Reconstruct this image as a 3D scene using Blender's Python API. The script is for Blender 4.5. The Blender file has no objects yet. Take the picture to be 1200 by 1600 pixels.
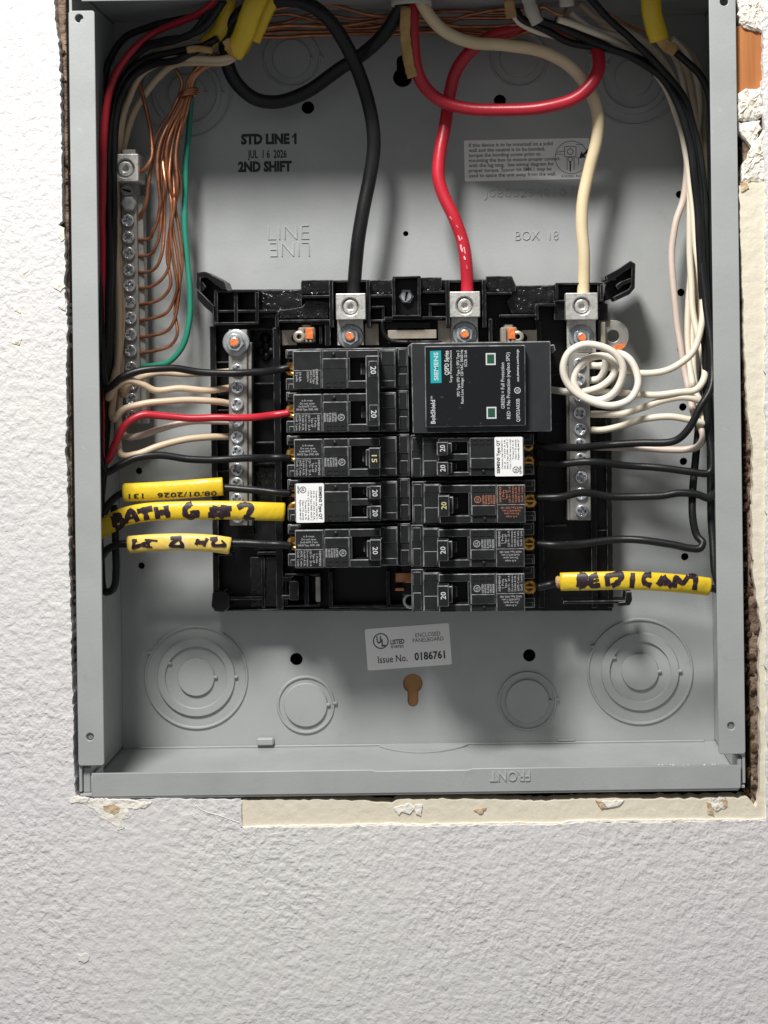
import bpy, bmesh, math, random
from mathutils import Vector, Matrix, noise
random.seed(7)
scene = bpy.context.scene
COL = scene.collection
R = math.radians

# ------------------------------------------------------------------ camera, world, lamp, exposure
F, DIST, VX, VY = 2338.0, 810.0, 740.0, 562.0      # focal length in photo px, mm to box front, foot of perpendicular
TH = R(0.75)                                        # camera roll
cam_d = bpy.data.cameras.new("camera"); cam = bpy.data.objects.new("camera", cam_d); COL.objects.link(cam)
cam.location = (0, -DIST / 1000, 0); cam.rotation_euler = (R(90), TH, 0)
cam_d.sensor_width = 36; cam_d.lens = F * 36 / 1600
cam_d.shift_x = -(VX - 600) / 1600; cam_d.shift_y = -(800 - VY) / 1600
cam_d.clip_start = 0.01; cam_d.clip_end = 50
scene.camera = cam
w = bpy.data.worlds.new("World"); scene.world = w; w.use_nodes = True
bgn = w.node_tree.nodes["Background"]; bgn.inputs[0].default_value = (0.97, 0.98, 1.0, 1); bgn.inputs[1].default_value = 0.24
ld = bpy.data.lights.new("ceiling_lamp", 'AREA'); ld.shape = 'DISK'; ld.size = 0.28; ld.energy = 29.5; ld.color = (1.0, 0.975, 0.94)
lamp = bpy.data.objects.new("ceiling_lamp", ld); COL.objects.link(lamp)
lamp.location = (-0.29, -0.75, 1.0)
lamp.rotation_euler = (Vector((-0.03, 0.04, -0.05)) - Vector(lamp.location)).to_track_quat('-Z', 'Y').to_euler()
vs = scene.view_settings
vs.view_transform = 'Standard'; vs.look = 'None'; vs.exposure = 0; vs.gamma = 1

# ------------------------------------------------------------------ helpers (mm everywhere, metres when linked)
CT, ST = math.cos(TH), math.sin(TH)
def P(px, py, y):
    k = (DIST + y) / F; u = px - VX; v = VY - py
    return Vector(((CT * u + ST * v) * k, y, (-ST * u + CT * v) * k))
def XZ(px, py, y):
    p = P(px, py, y); return (p.x, p.z)
def MM(n, y): return n * (DIST + y) / F            # photo px -> mm at that depth
WL = {}
def link(name, me, mats, parent=None, center=True):
    if not isinstance(mats, (list, tuple)): mats = [mats]
    n = len(me.vertices)
    co = [0.0] * (3 * n); me.vertices.foreach_get("co", co)
    if center and n:
        mn = [min(co[i::3]) for i in range(3)]; mx = [max(co[i::3]) for i in range(3)]
        c = Vector([(a + b) / 2 for a, b in zip(mn, mx)])
    else: c = Vector((0, 0, 0))
    for i in range(n):
        co[3*i] = (co[3*i] - c.x) * .001; co[3*i+1] = (co[3*i+1] - c.y) * .001; co[3*i+2] = (co[3*i+2] - c.z) * .001
    me.vertices.foreach_set("co", co); me.update()
    for m in mats: me.materials.append(m)
    o = bpy.data.objects.new(name, me); COL.objects.link(o); me.name = name
    wl = c * .001; WL[o.name] = wl
    if parent: o.parent = parent; o.location = wl - WL[parent.name]
    else: o.location = wl
    return o
def tag(o, label, cat, group=None):
    o['label'] = label; o['category'] = cat
    if group: o['group'] = group
    return o
def thing(name, label, cat, loc=(0, 0, 0), group=None):
    o = bpy.data.objects.new(name, None); COL.objects.link(o)
    o.empty_display_size = .01
    o.location = Vector(loc) * .001; WL[o.name] = Vector(loc) * .001
    return tag(o, label, cat, group)
def bm_mesh(bm):
    me = bpy.data.meshes.new("m"); bm.to_mesh(me); bm.free(); return me
def join(*mes):
    """join meshes (mm) into one, keeping material indices"""
    bm = bmesh.new()
    for m in mes: bm.from_mesh(m); bpy.data.meshes.remove(m)
    return bm_mesh(bm)

class B:
    """collects boxes, lathes and prisms in one mesh"""
    def __init__(s): s.bm = bmesh.new()
    def box(s, x0, x1, y0, y1, z0, z1, bev=.35, mi=0, wear=None):
        b = bmesh.new(); bmesh.ops.create_cube(b, size=1)
        for v in b.verts:
            v.co = Vector(((x0 + x1) / 2 + v.co.x * (x1 - x0), (y0 + y1) / 2 + v.co.y * (y1 - y0), (z0 + z1) / 2 + v.co.z * (z1 - z0)))
        for f in b.faces: f.material_index = mi
        bev = min(bev, abs(x1-x0)*.3, abs(y1-y0)*.3, abs(z1-z0)*.3)
        if bev > 0:
            r = bmesh.ops.bevel(b, geom=b.edges[:], offset=bev, segments=1, affect='EDGES', profile=.5)
            if wear is not None:
                for f in r['faces']: f.material_index = wear
        s._add(b); return s
    def pbox(s, px0, py0, px1, py1, yf, yb, bev=.35, mi=0, wear=None):
        a = P(px0, py1, yf); c = P(px1, py0, yf)
        return s.box(min(a.x, c.x), max(a.x, c.x), yf, yb, min(a.z, c.z), max(a.z, c.z), bev, mi, wear)
    def frame(s, px0, py0, px1, py1, t, yf, yb, bev=.3, mi=0, wear=None):
        s.pbox(px0, py0, px1, py0 + t, yf, yb, bev, mi, wear); s.pbox(px0, py1 - t, px1, py1, yf, yb, bev, mi, wear)
        s.pbox(px0, py0 + t - .6, px0 + t, py1 - t + .6, yf + .15, yb, bev, mi, wear); s.pbox(px1 - t, py0 + t - .6, px1, py1 - t + .6, yf + .15, yb, bev, mi, wear)
        return s
    def lathe(s, c, prof, seg=28, mi=0, smooth=True):
        """prof: list of (r, y) turned round the y axis through c=(x,z)"""
        b = bmesh.new(); rings = []
        for r, y in prof:
            if r < 1e-6: rings.append([b.verts.new((c[0], y, c[1]))])
            else: rings.append([b.verts.new((c[0] + r * math.cos(2*math.pi*i/seg), y, c[1] + r * math.sin(2*math.pi*i/seg))) for i in range(seg)])
        for a, d in zip(rings, rings[1:]):
            for i in range(seg):
                j = (i + 1) % seg
                q = [a[i % len(a)], a[j % len(a)], d[j % len(d)], d[i % len(d)]]
                q = list(dict.fromkeys(q))
                if len(q) > 2:
                    f = b.faces.new(q); f.material_index = mi; f.smooth = smooth
        bmesh.ops.recalc_face_normals(b, faces=b.faces)
        s._add(b); return s
    def prism(s, pts, y0, y1, bev=.3, mi=0, wear=None):
        b = bmesh.new()
        f = b.faces.new([b.verts.new((p[0], y0, p[1])) for p in pts])
        r = bmesh.ops.extrude_face_region(b, geom=[f])
        for v in [e for e in r['geom'] if isinstance(e, bmesh.types.BMVert)]: v.co.y = y1
        bmesh.ops.recalc_face_normals(b, faces=b.faces)
        for g in b.faces: g.material_index = mi
        if bev > 0:
            rr = bmesh.ops.bevel(b, geom=b.edges[:], offset=bev, segments=1, affect='EDGES')
            if wear is not None:
                for g in rr['faces']: g.material_index = wear
        bmesh.ops.triangulate(b, faces=[g for g in b.faces if len(g.verts) > 4])
        s._add(b); return s
    def pprism(s, pts, yf, yb, bev=.3, mi=0, wear=None):
        return s.prism([XZ(x, y, yf) for x, y in pts], yf, yb, bev, mi, wear)
    def _add(s, b):
        m = bpy.data.meshes.new("t"); b.to_mesh(m); b.free(); s.bm.from_mesh(m); bpy.data.meshes.remove(m)
    def mesh(s): return bm_mesh(s.bm)
    def build(s, name, mats, parent=None): return link(name, s.mesh(), mats, parent)

def curve_mesh(cu):
    o = bpy.data.objects.new("tmp", cu); me = o.to_mesh().copy(); o.to_mesh_clear()
    bpy.data.objects.remove(o); bpy.data.curves.remove(cu); return me
def plate(outline, holes, y0, y1, bev=0.0):
    """flat plate with real holes; outline/holes are lists of (x,z) mm; y0 front, y1 back"""
    cu = bpy.data.curves.new("c", 'CURVE'); cu.dimensions = '2D'; cu.fill_mode = 'BOTH'
    for loop in [outline] + list(holes):
        sp = cu.splines.new('POLY'); sp.points.add(len(loop) - 1); sp.use_cyclic_u = True
        for p, q in zip(sp.points, loop): p.co = (q[0], q[1], 0, 1)
    t = (y1 - y0) / 2; cu.extrude = max(t - bev, .001)
    if bev: cu.bevel_depth = bev; cu.bevel_resolution = 1; cu.offset = -bev
    me = curve_mesh(cu); ym = (y0 + y1) / 2
    for v in me.vertices: v.co = Vector((v.co.x, ym - v.co.z, v.co.y))
    return me
def circ(c, r, n=28): return [(c[0] + r * math.cos(2*math.pi*i/n), c[1] + r * math.sin(2*math.pi*i/n)) for i in range(n)]
def rrect(x0, z0, x1, z1, r, n=4):
    out = []
    for cx, cz, a0 in ((x1 - r, z1 - r, 0), (x0 + r, z1 - r, 90), (x0 + r, z0 + r, 180), (x1 - r, z0 + r, 270)):
        for i in range(n + 1):
            a = R(a0 + 90 * i / n); out.append((cx + r * math.cos(a), cz + r * math.sin(a)))
    return out
def rot2(pts, c, deg):
    a = R(deg); ca, sa = math.cos(a), math.sin(a)
    return [(c[0] + (x - c[0]) * ca - (z - c[1]) * sa, c[1] + (x - c[0]) * sa + (z - c[1]) * ca) for x, z in pts]
def jag(pts, step, amp, closed=True, seed=0):
    rnd = random.Random(seed); out = []
    n = len(pts)
    for i in range(n if closed else n - 1):
        a = Vector(pts[i]); b = Vector(pts[(i + 1) % n]); L = (b - a).length; k = max(1, int(L / step))
        nrm = Vector((-(b - a).y, (b - a).x)).normalized() if L > 0 else Vector((0, 0))
        out.append(tuple(a))
        for j in range(1, k): 
            q = a.lerp(b, (j + rnd.uniform(-.35, .35)) / k) + nrm * rnd.gauss(0, amp); out.append(tuple(q))
    if not closed: out.append(tuple(pts[-1]))
    return out

class Letters:
    """flat print or embossed letters, several strings in one mesh (XZ plane facing -y)"""
    def __init__(s): s.bm = bmesh.new()
    def add(s, txt, h, c, y, rot=0, w=None, ex=.04, bold=0.0, bev=0, warp=None, align='C', res=2):
        cu = bpy.data.curves.new("t", 'FONT'); cu.body = txt; cu.size = 1; cu.resolution_u = res
        cu.extrude = 0; cu.offset = bold
        cu.fill_mode = 'FRONT' if not ex else 'BOTH'
        capn = .70; k = h / capn
        cu.extrude = ex / k
        if bev: cu.bevel_depth = bev / k; cu.bevel_resolution = 0
        me = curve_mesh(cu)
        if not me.vertices: return s
        xs = [v.co.x for v in me.vertices]; x0, x1 = min(xs), max(xs)
        sx = k if w is None else w / (x1 - x0)
        ca, sa = math.cos(R(rot)), math.sin(R(rot))
        ox = {'C': (x0 + x1) / 2, 'L': x0, 'R': x1}[align]
        for v in me.vertices:
            lx = (v.co.x - ox) * sx; lz = (v.co.y - capn / 2) * k; d = v.co.z * k
            X = c[0] + lx * ca - lz * sa; Z = c[1] + lx * sa + lz * ca
            v.co = Vector((X, y - d, Z)) if warp is None else warp(X, Z, d)
        s.bm.from_mesh(me); bpy.data.meshes.remove(me); return s
    def ring(s, c, r, t, y, n=24, ex=.04):
        me = plate(circ(c, r, n), [circ(c, r - t, n)], y - ex, y + ex); s.bm.from_mesh(me); bpy.data.meshes.remove(me); return s
    def poly(s, pts, y, ex=.04):
        me = plate(pts, [], y - ex, y + ex); s.bm.from_mesh(me); bpy.data.meshes.remove(me); return s
    def line(s, a, b, t, y, ex=.04):
        a = Vector(a); b = Vector(b); d = (b - a).normalized(); n = Vector((-d.y, d.x)) * t / 2
        return s.poly([tuple(a + n), tuple(a - n), tuple(b - n), tuple(b + n)], y, ex)
    def build(s, name, mat, parent): return link(name, bm_mesh(s.bm), mat, parent)

def spline(pts, per=8):
    pts = [Vector(p) for p in pts]
    if len(pts) == 2: return [pts[0].lerp(pts[1], i / per) for i in range(per + 1)]
    ext = [pts[0] * 2 - pts[1]] + pts + [pts[-1] * 2 - pts[-2]]; out = []
    for i in range(1, len(ext) - 2):
        p0, p1, p2, p3 = ext[i-1:i+3]
        t0 = 0; t1 = t0 + max((p1-p0).length, 1e-3) ** .5; t2 = t1 + max((p2-p1).length, 1e-3) ** .5; t3 = t2 + max((p3-p2).length, 1e-3) ** .5
        for j in range(per):
            t = t1 + (t2 - t1) * j / per
            A1 = p0*((t1-t)/(t1-t0)) + p1*((t-t0)/(t1-t0)); A2 = p1*((t2-t)/(t2-t1)) + p2*((t-t1)/(t2-t1)); A3 = p2*((t3-t)/(t3-t2)) + p3*((t-t2)/(t3-t2))
            B1 = A1*((t2-t)/(t2-t0)) + A2*((t-t0)/(t2-t0)); B2 = A2*((t3-t)/(t3-t1)) + A3*((t-t1)/(t3-t1))
            out.append(B1*((t2-t)/(t2-t1)) + B2*((t-t1)/(t2-t1)))
    out.append(pts[-1]); return out
def tube(path, r, seg=12, hollow=0.0, flat=None, wob=0.0, seed=0):
    """swept tube along a list of mm points. flat=(ra, rb): ellipse, ra across, rb towards the viewer"""
    bm = bmesh.new(); n = len(path); rnd = random.Random(seed)
    T = [(path[min(i+1, n-1)] - path[max(i-1, 0)]).normalized() for i in range(n)]
    u = T[0].orthogonal().normalized(); frames = []
    for i in range(n):
        if flat:
            f = Vector((0, -1, 0)); f = (f - T[i] * f.dot(T[i])).normalized(); frames.append((T[i].cross(f), f))
        else:
            u = (u - T[i] * u.dot(T[i])).normalized(); frames.append((u, T[i].cross(u)))
    def ring(i, dr):
        a, b = frames[i]; ra, rb = (flat if flat else (r, r))
        k = 1 + (wob * (rnd.random() - .5) if wob else 0)
        return [bm.verts.new(path[i] + a * ((ra - dr) * k * math.cos(2*math.pi*j/seg)) + b * ((rb - dr) * k * math.sin(2*math.pi*j/seg))) for j in range(seg)]
    def skin(rs):
        for A, Bq in zip(rs, rs[1:]):
            for j in range(seg):
                f = bm.faces.new((A[j], A[(j+1) % seg], Bq[(j+1) % seg], Bq[j])); f.smooth = True
    out = [ring(i, 0) for i in range(n)]; skin(out)
    if hollow:
        inn = [ring(i, hollow) for i in range(n)]; skin(inn); skin([out[0], inn[0]]); skin([out[-1], inn[-1]])
    else:
        bm.faces.new(out[0]); bm.faces.new(out[-1])
    bmesh.ops.recalc_face_normals(bm, faces=bm.faces)
    return bm_mesh(bm)

# ------------------------------------------------------------------ materials
def mat(name, col, rough=.5, metal=0.0, bump=None, var=None, spec=.5, coat=0, sss=0):
    m = bpy.data.materials.new(name); m.use_nodes = True
    nt = m.node_tree; N = nt.nodes; L = nt.links; b = N["Principled BSDF"]
    c4 = (*col, 1); b.inputs["Base Color"].default_value = c4
    b.inputs["Roughness"].default_value = rough; b.inputs["Metallic"].default_value = metal
    b.inputs["Specular IOR Level"].default_value = spec; b.inputs["Coat Weight"].default_value = coat
    tc = N.new("ShaderNodeTexCoord")
    if var:                      # (scale per m, second colour, ramp lo, ramp hi)
        nz = N.new("ShaderNodeTexNoise"); nz.inputs["Scale"].default_value = var[0]; nz.inputs["Detail"].default_value = 6
        L.new(tc.outputs["Object"], nz.inputs["Vector"])
        rp = N.new("ShaderNodeValToRGB"); rp.color_ramp.elements[0].position = var[2]; rp.color_ramp.elements[1].position = var[3]
        rp.color_ramp.elements[0].color = c4; rp.color_ramp.elements[1].color = (*var[1], 1)
        L.new(nz.outputs["Fac"], rp.inputs["Fac"]); L.new(rp.outputs["Color"], b.inputs["Base Color"])
    if bump:                     # (scale per m, strength, distance m)
        nz2 = N.new("ShaderNodeTexNoise"); nz2.inputs["Scale"].default_value = bump[0]; nz2.inputs["Detail"].default_value = 4
        L.new(tc.outputs["Object"], nz2.inputs["Vector"])
        bp = N.new("ShaderNodeBump"); bp.inputs["Strength"].default_value = bump[1]; bp.inputs["Distance"].default_value = bump[2]
        L.new(nz2.outputs["Fac"], bp.inputs["Height"]); L.new(bp.outputs["Normal"], b.inputs["Normal"])
    return m
M = {}
M['paint'] = mat("grey_enamel", (.385, .40, .398), .4, 0, (700, .10, .0008), (22, (.335, .352, .35), .35, .68))
def dust(m, scale, lo, hi, r0, r1):
    nt = m.node_tree; N = nt.nodes; L = nt.links; tc = N.new("ShaderNodeTexCoord"); nz = N.new("ShaderNodeTexNoise"); nz.inputs["Scale"].default_value = scale; nz.inputs["Detail"].default_value = 8
    L.new(tc.outputs["Object"], nz.inputs["Vector"]); mr = N.new("ShaderNodeMapRange"); mr.inputs["From Min"].default_value = lo; mr.inputs["From Max"].default_value = hi
    mr.inputs["To Min"].default_value = r0; mr.inputs["To Max"].default_value = r1; L.new(nz.outputs["Fac"], mr.inputs["Value"]); L.new(mr.outputs["Result"], N["Principled BSDF"].inputs["Roughness"])
dust(M['paint'], 40, .35, .7, .32, .58)
def specks(m, col, scale, lo, hi, amt):
    nt = m.node_tree; N = nt.nodes; L = nt.links; b = N["Principled BSDF"]; src = b.inputs["Base Color"].links[0].from_socket
    tc = N.new("ShaderNodeTexCoord"); nz = N.new("ShaderNodeTexNoise"); nz.inputs["Scale"].default_value = scale; nz.inputs["Detail"].default_value = 5; nz.inputs["Roughness"].default_value = .65
    L.new(tc.outputs["Object"], nz.inputs["Vector"]); mr = N.new("ShaderNodeMapRange"); mr.inputs["From Min"].default_value = lo; mr.inputs["From Max"].default_value = hi; mr.inputs["To Max"].default_value = amt
    mx = N.new("ShaderNodeMixRGB"); mx.inputs["Color2"].default_value = (*col, 1); L.new(nz.outputs["Fac"], mr.inputs["Value"]); L.new(mr.outputs["Result"], mx.inputs["Fac"])
    L.new(src, mx.inputs["Color1"]); L.new(mx.outputs["Color"], b.inputs["Base Color"])
specks(M['paint'], (.52, .52, .50), 260, .66, .76, .45)
specks(M['paint'], (.27, .285, .285), 55, .6, .75, .4)
M['black'] = mat("black_plastic", (.0045, .0045, .005), .34, 0, (700, .12, .0006), (60, (.009, .009, .0095), .4, .7), spec=.28)
M['scuff'] = mat("scuffed_black_plastic", (.006, .006, .0065), .2, 0, (210, .8, .0024), (120, (.014, .014, .0145), .45, .75), spec=.5)
M['wear'] = mat("worn_plastic_edge", (.02, .0205, .021), .42, 0, None, (200, (.17, .17, .175), .42, .7))
M['case'] = mat("breaker_case", (.011, .0118, .0125), .46, 0, (1500, .12, .0004), (90, (.02, .021, .022), .4, .7), spec=.3)
M['case_wear'] = mat("breaker_case_edge", (.10, .102, .105), .5, 0, None, (200, (.33, .335, .34), .36, .66))
M['spd'] = mat("surge_case", (.016, .018, .021), .45, 0, (1500, .1, .0004), (70, (.024, .026, .03), .4, .7))
M['spd_face'] = mat("surge_face", (.006, .007, .0085), .3, 0, None, (420, (.05, .05, .055), .66, .8))
M['alu'] = mat("cast_aluminium", (.72, .71, .67), .42, .7, (900, .25, .0005), (350, (.42, .41, .39), .45, .75))
M['tin'] = mat("tinned_bar", (.40, .385, .355), .45, .6, (900, .2, .0004), (180, (.25, .24, .225), .4, .75))
M['zinc'] = mat("zinc_screw", (.72, .75, .79), .26, .65, (900, .15, .0004), (250, (.34, .36, .40), .45, .75))
M['steel'] = mat("plated_nut", (.56, .59, .60), .3, .6, None, (300, (.33, .36, .37), .4, .7))
M['dark'] = mat("dark_recess", (.004, .004, .004), .8)
M['brass'] = mat("brass_screw", (.78, .46, .12), .3, .8, None, (500, (.3, .14, .03), .42, .7))
M['copper'] = mat("bare_copper", (.50, .225, .125), .36, .8, (700, .2, .0004), (140, (.30, .10, .045), .42, .75))
M['busbar'] = mat("tin_bus_bar", (.50, .45, .37), .4, .6, None, (120, (.38, .33, .26), .4, .7))
M['orange'] = mat("orange_torque_paint", (.72, .15, .03), .5, 0, None, (700, (.82, .30, .10), .45, .7))
M['wblack'] = mat("black_insulation", (.007, .0075, .0085), .4, 0, (500, .15, .0006), (50, (.014, .0145, .016), .4, .7), spec=.35)
M['wred'] = mat("red_insulation", (.50, .018, .035), .36, 0, (400, .12, .0006), (40, (.42, .014, .03), .4, .7))
M['wivory'] = mat("ivory_insulation", (.72, .60, .39), .42, 0, (400, .12, .0006), (40, (.68, .55, .34), .4, .7))
M['wwhite'] = mat("white_insulation", (.74, .67, .54), .4, 0, (400, .12, .0006), (40, (.68, .60, .47), .4, .7))
M['wcoil'] = mat("bright_white_insulation", (.78, .73, .64), .4, 0, (400, .12, .0006), (40, (.72, .66, .56), .4, .7))
M['wpink'] = mat("pinkish_insulation", (.64, .53, .46), .42, 0, (400, .12, .0006), (40, (.58, .47, .40), .4, .7))
M['wtan'] = mat("tan_insulation", (.60, .47, .33), .42, 0, (400, .12, .0006), (40, (.53, .41, .28), .4, .7))
M['wgreen'] = mat("green_insulation", (.02, .21, .14), .4, 0, (400, .12, .0006), (40, (.016, .22, .14), .4, .7))
M['yellow'] = mat("yellow_jacket", (.80, .57, .03), .32, 0, (110, .4, .0022), (60, (.74, .51, .022), .4, .7))
M['faded'] = mat('faded_yellow_jacket', (.80, .58, .12), .36, 0, (110, .4, .0022), (38, (.84, .74, .46), .54, .72))
M['kraft'] = mat("kraft_paper", (.52, .33, .13), .8, 0, (300, .6, .002), (120, (.38, .22, .08), .4, .7))
M['jacket'] = mat("grey_white_jacket", (.56, .53, .46), .5, 0, (300, .2, .001), (60, (.48, .45, .38), .4, .7))
M['marker'] = mat("marker_ink", (.018, .009, .016), .5, 0, None, (450, (.07, .035, .05), .5, .75))
M['ink'] = mat("stamp_ink", (.01, .01, .01), .6, 0, None, (900, (.05, .05, .05), .5, .75))
M['print'] = mat("black_print", (.03, .03, .03), .6)
M['sticker'] = mat("sticker_paper", (.88, .88, .87), .5, 0, None, (40, (.84, .84, .83), .4, .7))
M['wsticker'] = mat("bright_sticker", (.82, .83, .83), .45)
M['wprint'] = mat("white_print", (.36, .365, .37), .6)
M['wnum'] = mat("white_number", (.58, .59, .60), .6)
M['ynum'] = mat("yellow_number", (.58, .53, .24), .6)
M['rprint'] = mat("red_print", (.38, .15, .09), .6)
M['redprint'] = mat('worn_white_print', (.78, .52, .52), .6, 0, None, (700, (.6, .1, .12), .45, .6))
M['teal'] = mat("teal_panel", (.005, .33, .36), .45)
M['green'] = mat("green_window", (.02, .085, .05), .25)
M['wood'] = mat("stud_wood", (.46, .175, .045), .7, 0, (250, .4, .001), (90, (.30, .10, .025), .35, .75))
def grain(m):
    nt = m.node_tree; N = nt.nodes; L = nt.links; tc = [n for n in N if n.type == 'TEX_COORD'][0]
    mp = N.new("ShaderNodeMapping"); mp.inputs["Scale"].default_value = (1.6, 1.6, .12); L.new(tc.outputs["Object"], mp.inputs["Vector"])
    for n in N:
        if n.type == 'TEX_NOISE': L.new(mp.outputs["Vector"], n.inputs["Vector"])
grain(M['wood'])
M['keywood'] = mat("plain_wood", (.30, .15, .055), .7, 0, (250, .3, .001), (60, (.34, .17, .06), .35, .7))
M['oldwood'] = mat("dusty_wood", (.27, .20, .145), .85, 0, (260, .9, .003), (120, (.11, .07, .045), .35, .65))
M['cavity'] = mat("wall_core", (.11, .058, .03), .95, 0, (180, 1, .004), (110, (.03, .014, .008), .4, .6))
M['plaster'] = mat("raw_plaster", (.80, .76, .68), .9, 0, (240, 1, .003), (100, (.70, .62, .48), .5, .75))
M['chip'] = mat("broken_plaster", (.80, .77, .70), .9, 0, (260, .8, .002), (140, (.74, .62, .44), .55, .8))
M['drip'] = mat("rusty_plaster", (.46, .31, .18), .9, 0, (300, .8, .002), (160, (.68, .56, .38), .4, .7))

def wall_mat(name, c1, c2, scale, dist, s2=.35):
    m = bpy.data.materials.new(name); m.use_nodes = True; nt = m.node_tree; N = nt.nodes; L = nt.links
    b = N["Principled BSDF"]; b.inputs["Roughness"].default_value = .72; b.inputs["Specular IOR Level"].default_value = .25
    tc = N.new("ShaderNodeTexCoord")
    big = N.new("ShaderNodeTexNoise"); big.inputs["Scale"].default_value = 5; big.inputs["Detail"].default_value = 3; L.new(tc.outputs["Object"], big.inputs["Vector"])
    rp = N.new("ShaderNodeValToRGB"); rp.color_ramp.elements[0].color = (*c1, 1); rp.color_ramp.elements[1].color = (*c2, 1)
    rp.color_ramp.elements[0].position = .38; rp.color_ramp.elements[1].position = .66
    L.new(big.outputs["Fac"], rp.inputs["Fac"]); L.new(rp.outputs["Color"], b.inputs["Base Color"])
    n1 = N.new("ShaderNodeTexNoise"); n1.inputs["Scale"].default_value = scale; n1.inputs["Detail"].default_value = 3.0; n1.inputs["Roughness"].default_value = .5; n1.inputs["Distortion"].default_value = .15
    L.new(tc.outputs["Object"], n1.inputs["Vector"])
    sm = N.new("ShaderNodeMapRange"); sm.interpolation_type = 'SMOOTHSTEP'
    sm.inputs["From Min"].default_value = .25; sm.inputs["From Max"].default_value = .75; L.new(n1.outputs["Fac"], sm.inputs["Value"])
    n2 = N.new("ShaderNodeTexNoise"); n2.inputs["Scale"].default_value = scale * 2.6; n2.inputs["Detail"].default_value = 2; L.new(tc.outputs["Object"], n2.inputs["Vector"])
    n3 = N.new("ShaderNodeTexNoise"); n3.inputs["Scale"].default_value = 45; n3.inputs["Detail"].default_value = 2; L.new(tc.outputs["Object"], n3.inputs["Vector"])
    mx = N.new("ShaderNodeMath"); mx.operation = 'MULTIPLY_ADD'; mx.inputs[1].default_value = s2
    L.new(n2.outputs["Fac"], mx.inputs[0]); L.new(sm.outputs["Result"], mx.inputs[2])
    mx2 = N.new("ShaderNodeMath"); mx2.operation = 'MULTIPLY_ADD'; mx2.inputs[1].default_value = .9
    L.new(n3.outputs["Fac"], mx2.inputs[0]); L.new(mx.outputs[0], mx2.inputs[2])
    bp = N.new("ShaderNodeBump"); bp.inputs["Distance"].default_value = dist
    md = N.new("ShaderNodeTexNoise"); md.inputs["Scale"].default_value = 14; md.inputs["Detail"].default_value = 2; L.new(tc.outputs["Object"], md.inputs["Vector"])
    mr = N.new("ShaderNodeMapRange"); mr.inputs["From Min"].default_value = .35; mr.inputs["From Max"].default_value = .65; mr.inputs["To Min"].default_value = .65; mr.inputs["To Max"].default_value = 1
    L.new(md.outputs["Fac"], mr.inputs["Value"]); L.new(mr.outputs["Result"], bp.inputs["Strength"])
    L.new(mx2.outputs[0], bp.inputs["Height"]); L.new(bp.outputs["Normal"], b.inputs["Normal"])
    return m
M['wall'] = wall_mat("wall_paint", (.675, .66, .665), (.685, .675, .65), 260, .0006, .25)
M['cream'] = wall_mat("cream_band", (.75, .69, .56), (.72, .66, .53), 170, .00030)
M['band_white'] = wall_mat("old_paint", (.72, .70, .66), (.7, .69, .66), 170, .0003)

# ------------------------------------------------------------------ the wall round the box
def poly(pts, y=0): return [XZ(a, b, y) for a, b in pts]
left_edge = [(83, -90), (86, 0), (89, 40), (94, 80), (96, 130), (97, 200), (98, 300), (99, 345), (92, 352), (95, 366), (103, 372), (101, 400),
             (104, 420), (101, 440), (104, 470), (106, 520), (104, 600), (106, 640), (103, 690), (106, 730), (108, 850), (112, 960), (114, 1060), (116, 1140), (117, 1200), (119, 1246)]
bot_edge = [(122, 1249), (160, 1247), (200, 1250), (260, 1247), (320, 1249), (376, 1248)]
hole = jag(poly(left_edge), 1.6, .32, False, 1) + jag(poly(bot_edge), 3, .3, False, 2) + \
       poly([(378, 1270), (377, 1293)]) + jag(poly([(520, 1291), (600, 1289), (700, 1290), (790, 1288), (860, 1288), (905, 1284), (1000, 1285), (1120, 1283), (1196, 1281)]), 2.2, .32, False, 3) + \
       jag(poly([(1196.5, 1240), (1196, 900), (1195, 600), (1195, 300), (1192, 235), (1195, 200), (1190, 150), (1192, 60), (1188, 10), (1191, -90)]), 2.5, .4, False, 4)
wall = link("wall", plate([(-1600, -1400), (1600, -1400), (1600, 1400), (-1600, 1400)], [hole], -1.5, 11), M['wall'])
wall['kind'] = 'structure'
def on_wall(name, pts, y0, y1, m, step=1.2, amp=.2, seed=0, parent=wall, bev=.12):
    return link(name, plate(jag(poly(pts), step, amp, True, seed), [], y0, y1, bev), m, parent)
# cream band left by an older, wider cover: a thinner coat below the paint, white feathered rim
band = [(374, 1251), (440, 1250), (540, 1251), (612, 1256), (625, 1250), (760, 1250), (840, 1253), (930, 1249), (1000, 1249), (1100, 1249), (1168, 1247),
        (1181, 1262), (1187, 1240), (1188, 1150), (1186, 1040), (1190, 980), (1177, 900), (1175, 800), (1177, 700), (1168, 640), (1166, 600), (1160, 440), (1157, 340), (1155, 290), (1175, 284), (1204, 284),
        (1204, 1300), (374, 1300)]
bt = link("cream_band", plate(jag(poly(band), 2.4, .3, True, 6), [], .2, 11), M['cream'], wall)
for k, (pts, sd) in enumerate([([(377, 1290.5), (520, 1288.5), (600, 1286), (700, 1287), (790, 1284), (860, 1285), (905, 1281), (1195, 1278.5), (1195, 1282.5), (905, 1285.5), (860, 1289.5), (790, 1288.5), (700, 1291.5), (600, 1290.5), (520, 1292.5), (377, 1294)], 11),
                       ([(374, 1251), (378, 1251), (379.5, 1296), (376, 1301)], 12)]):
    on_wall("paint_rim", pts, -.9, .6, M['chip'], 3, .25, sd)
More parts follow.
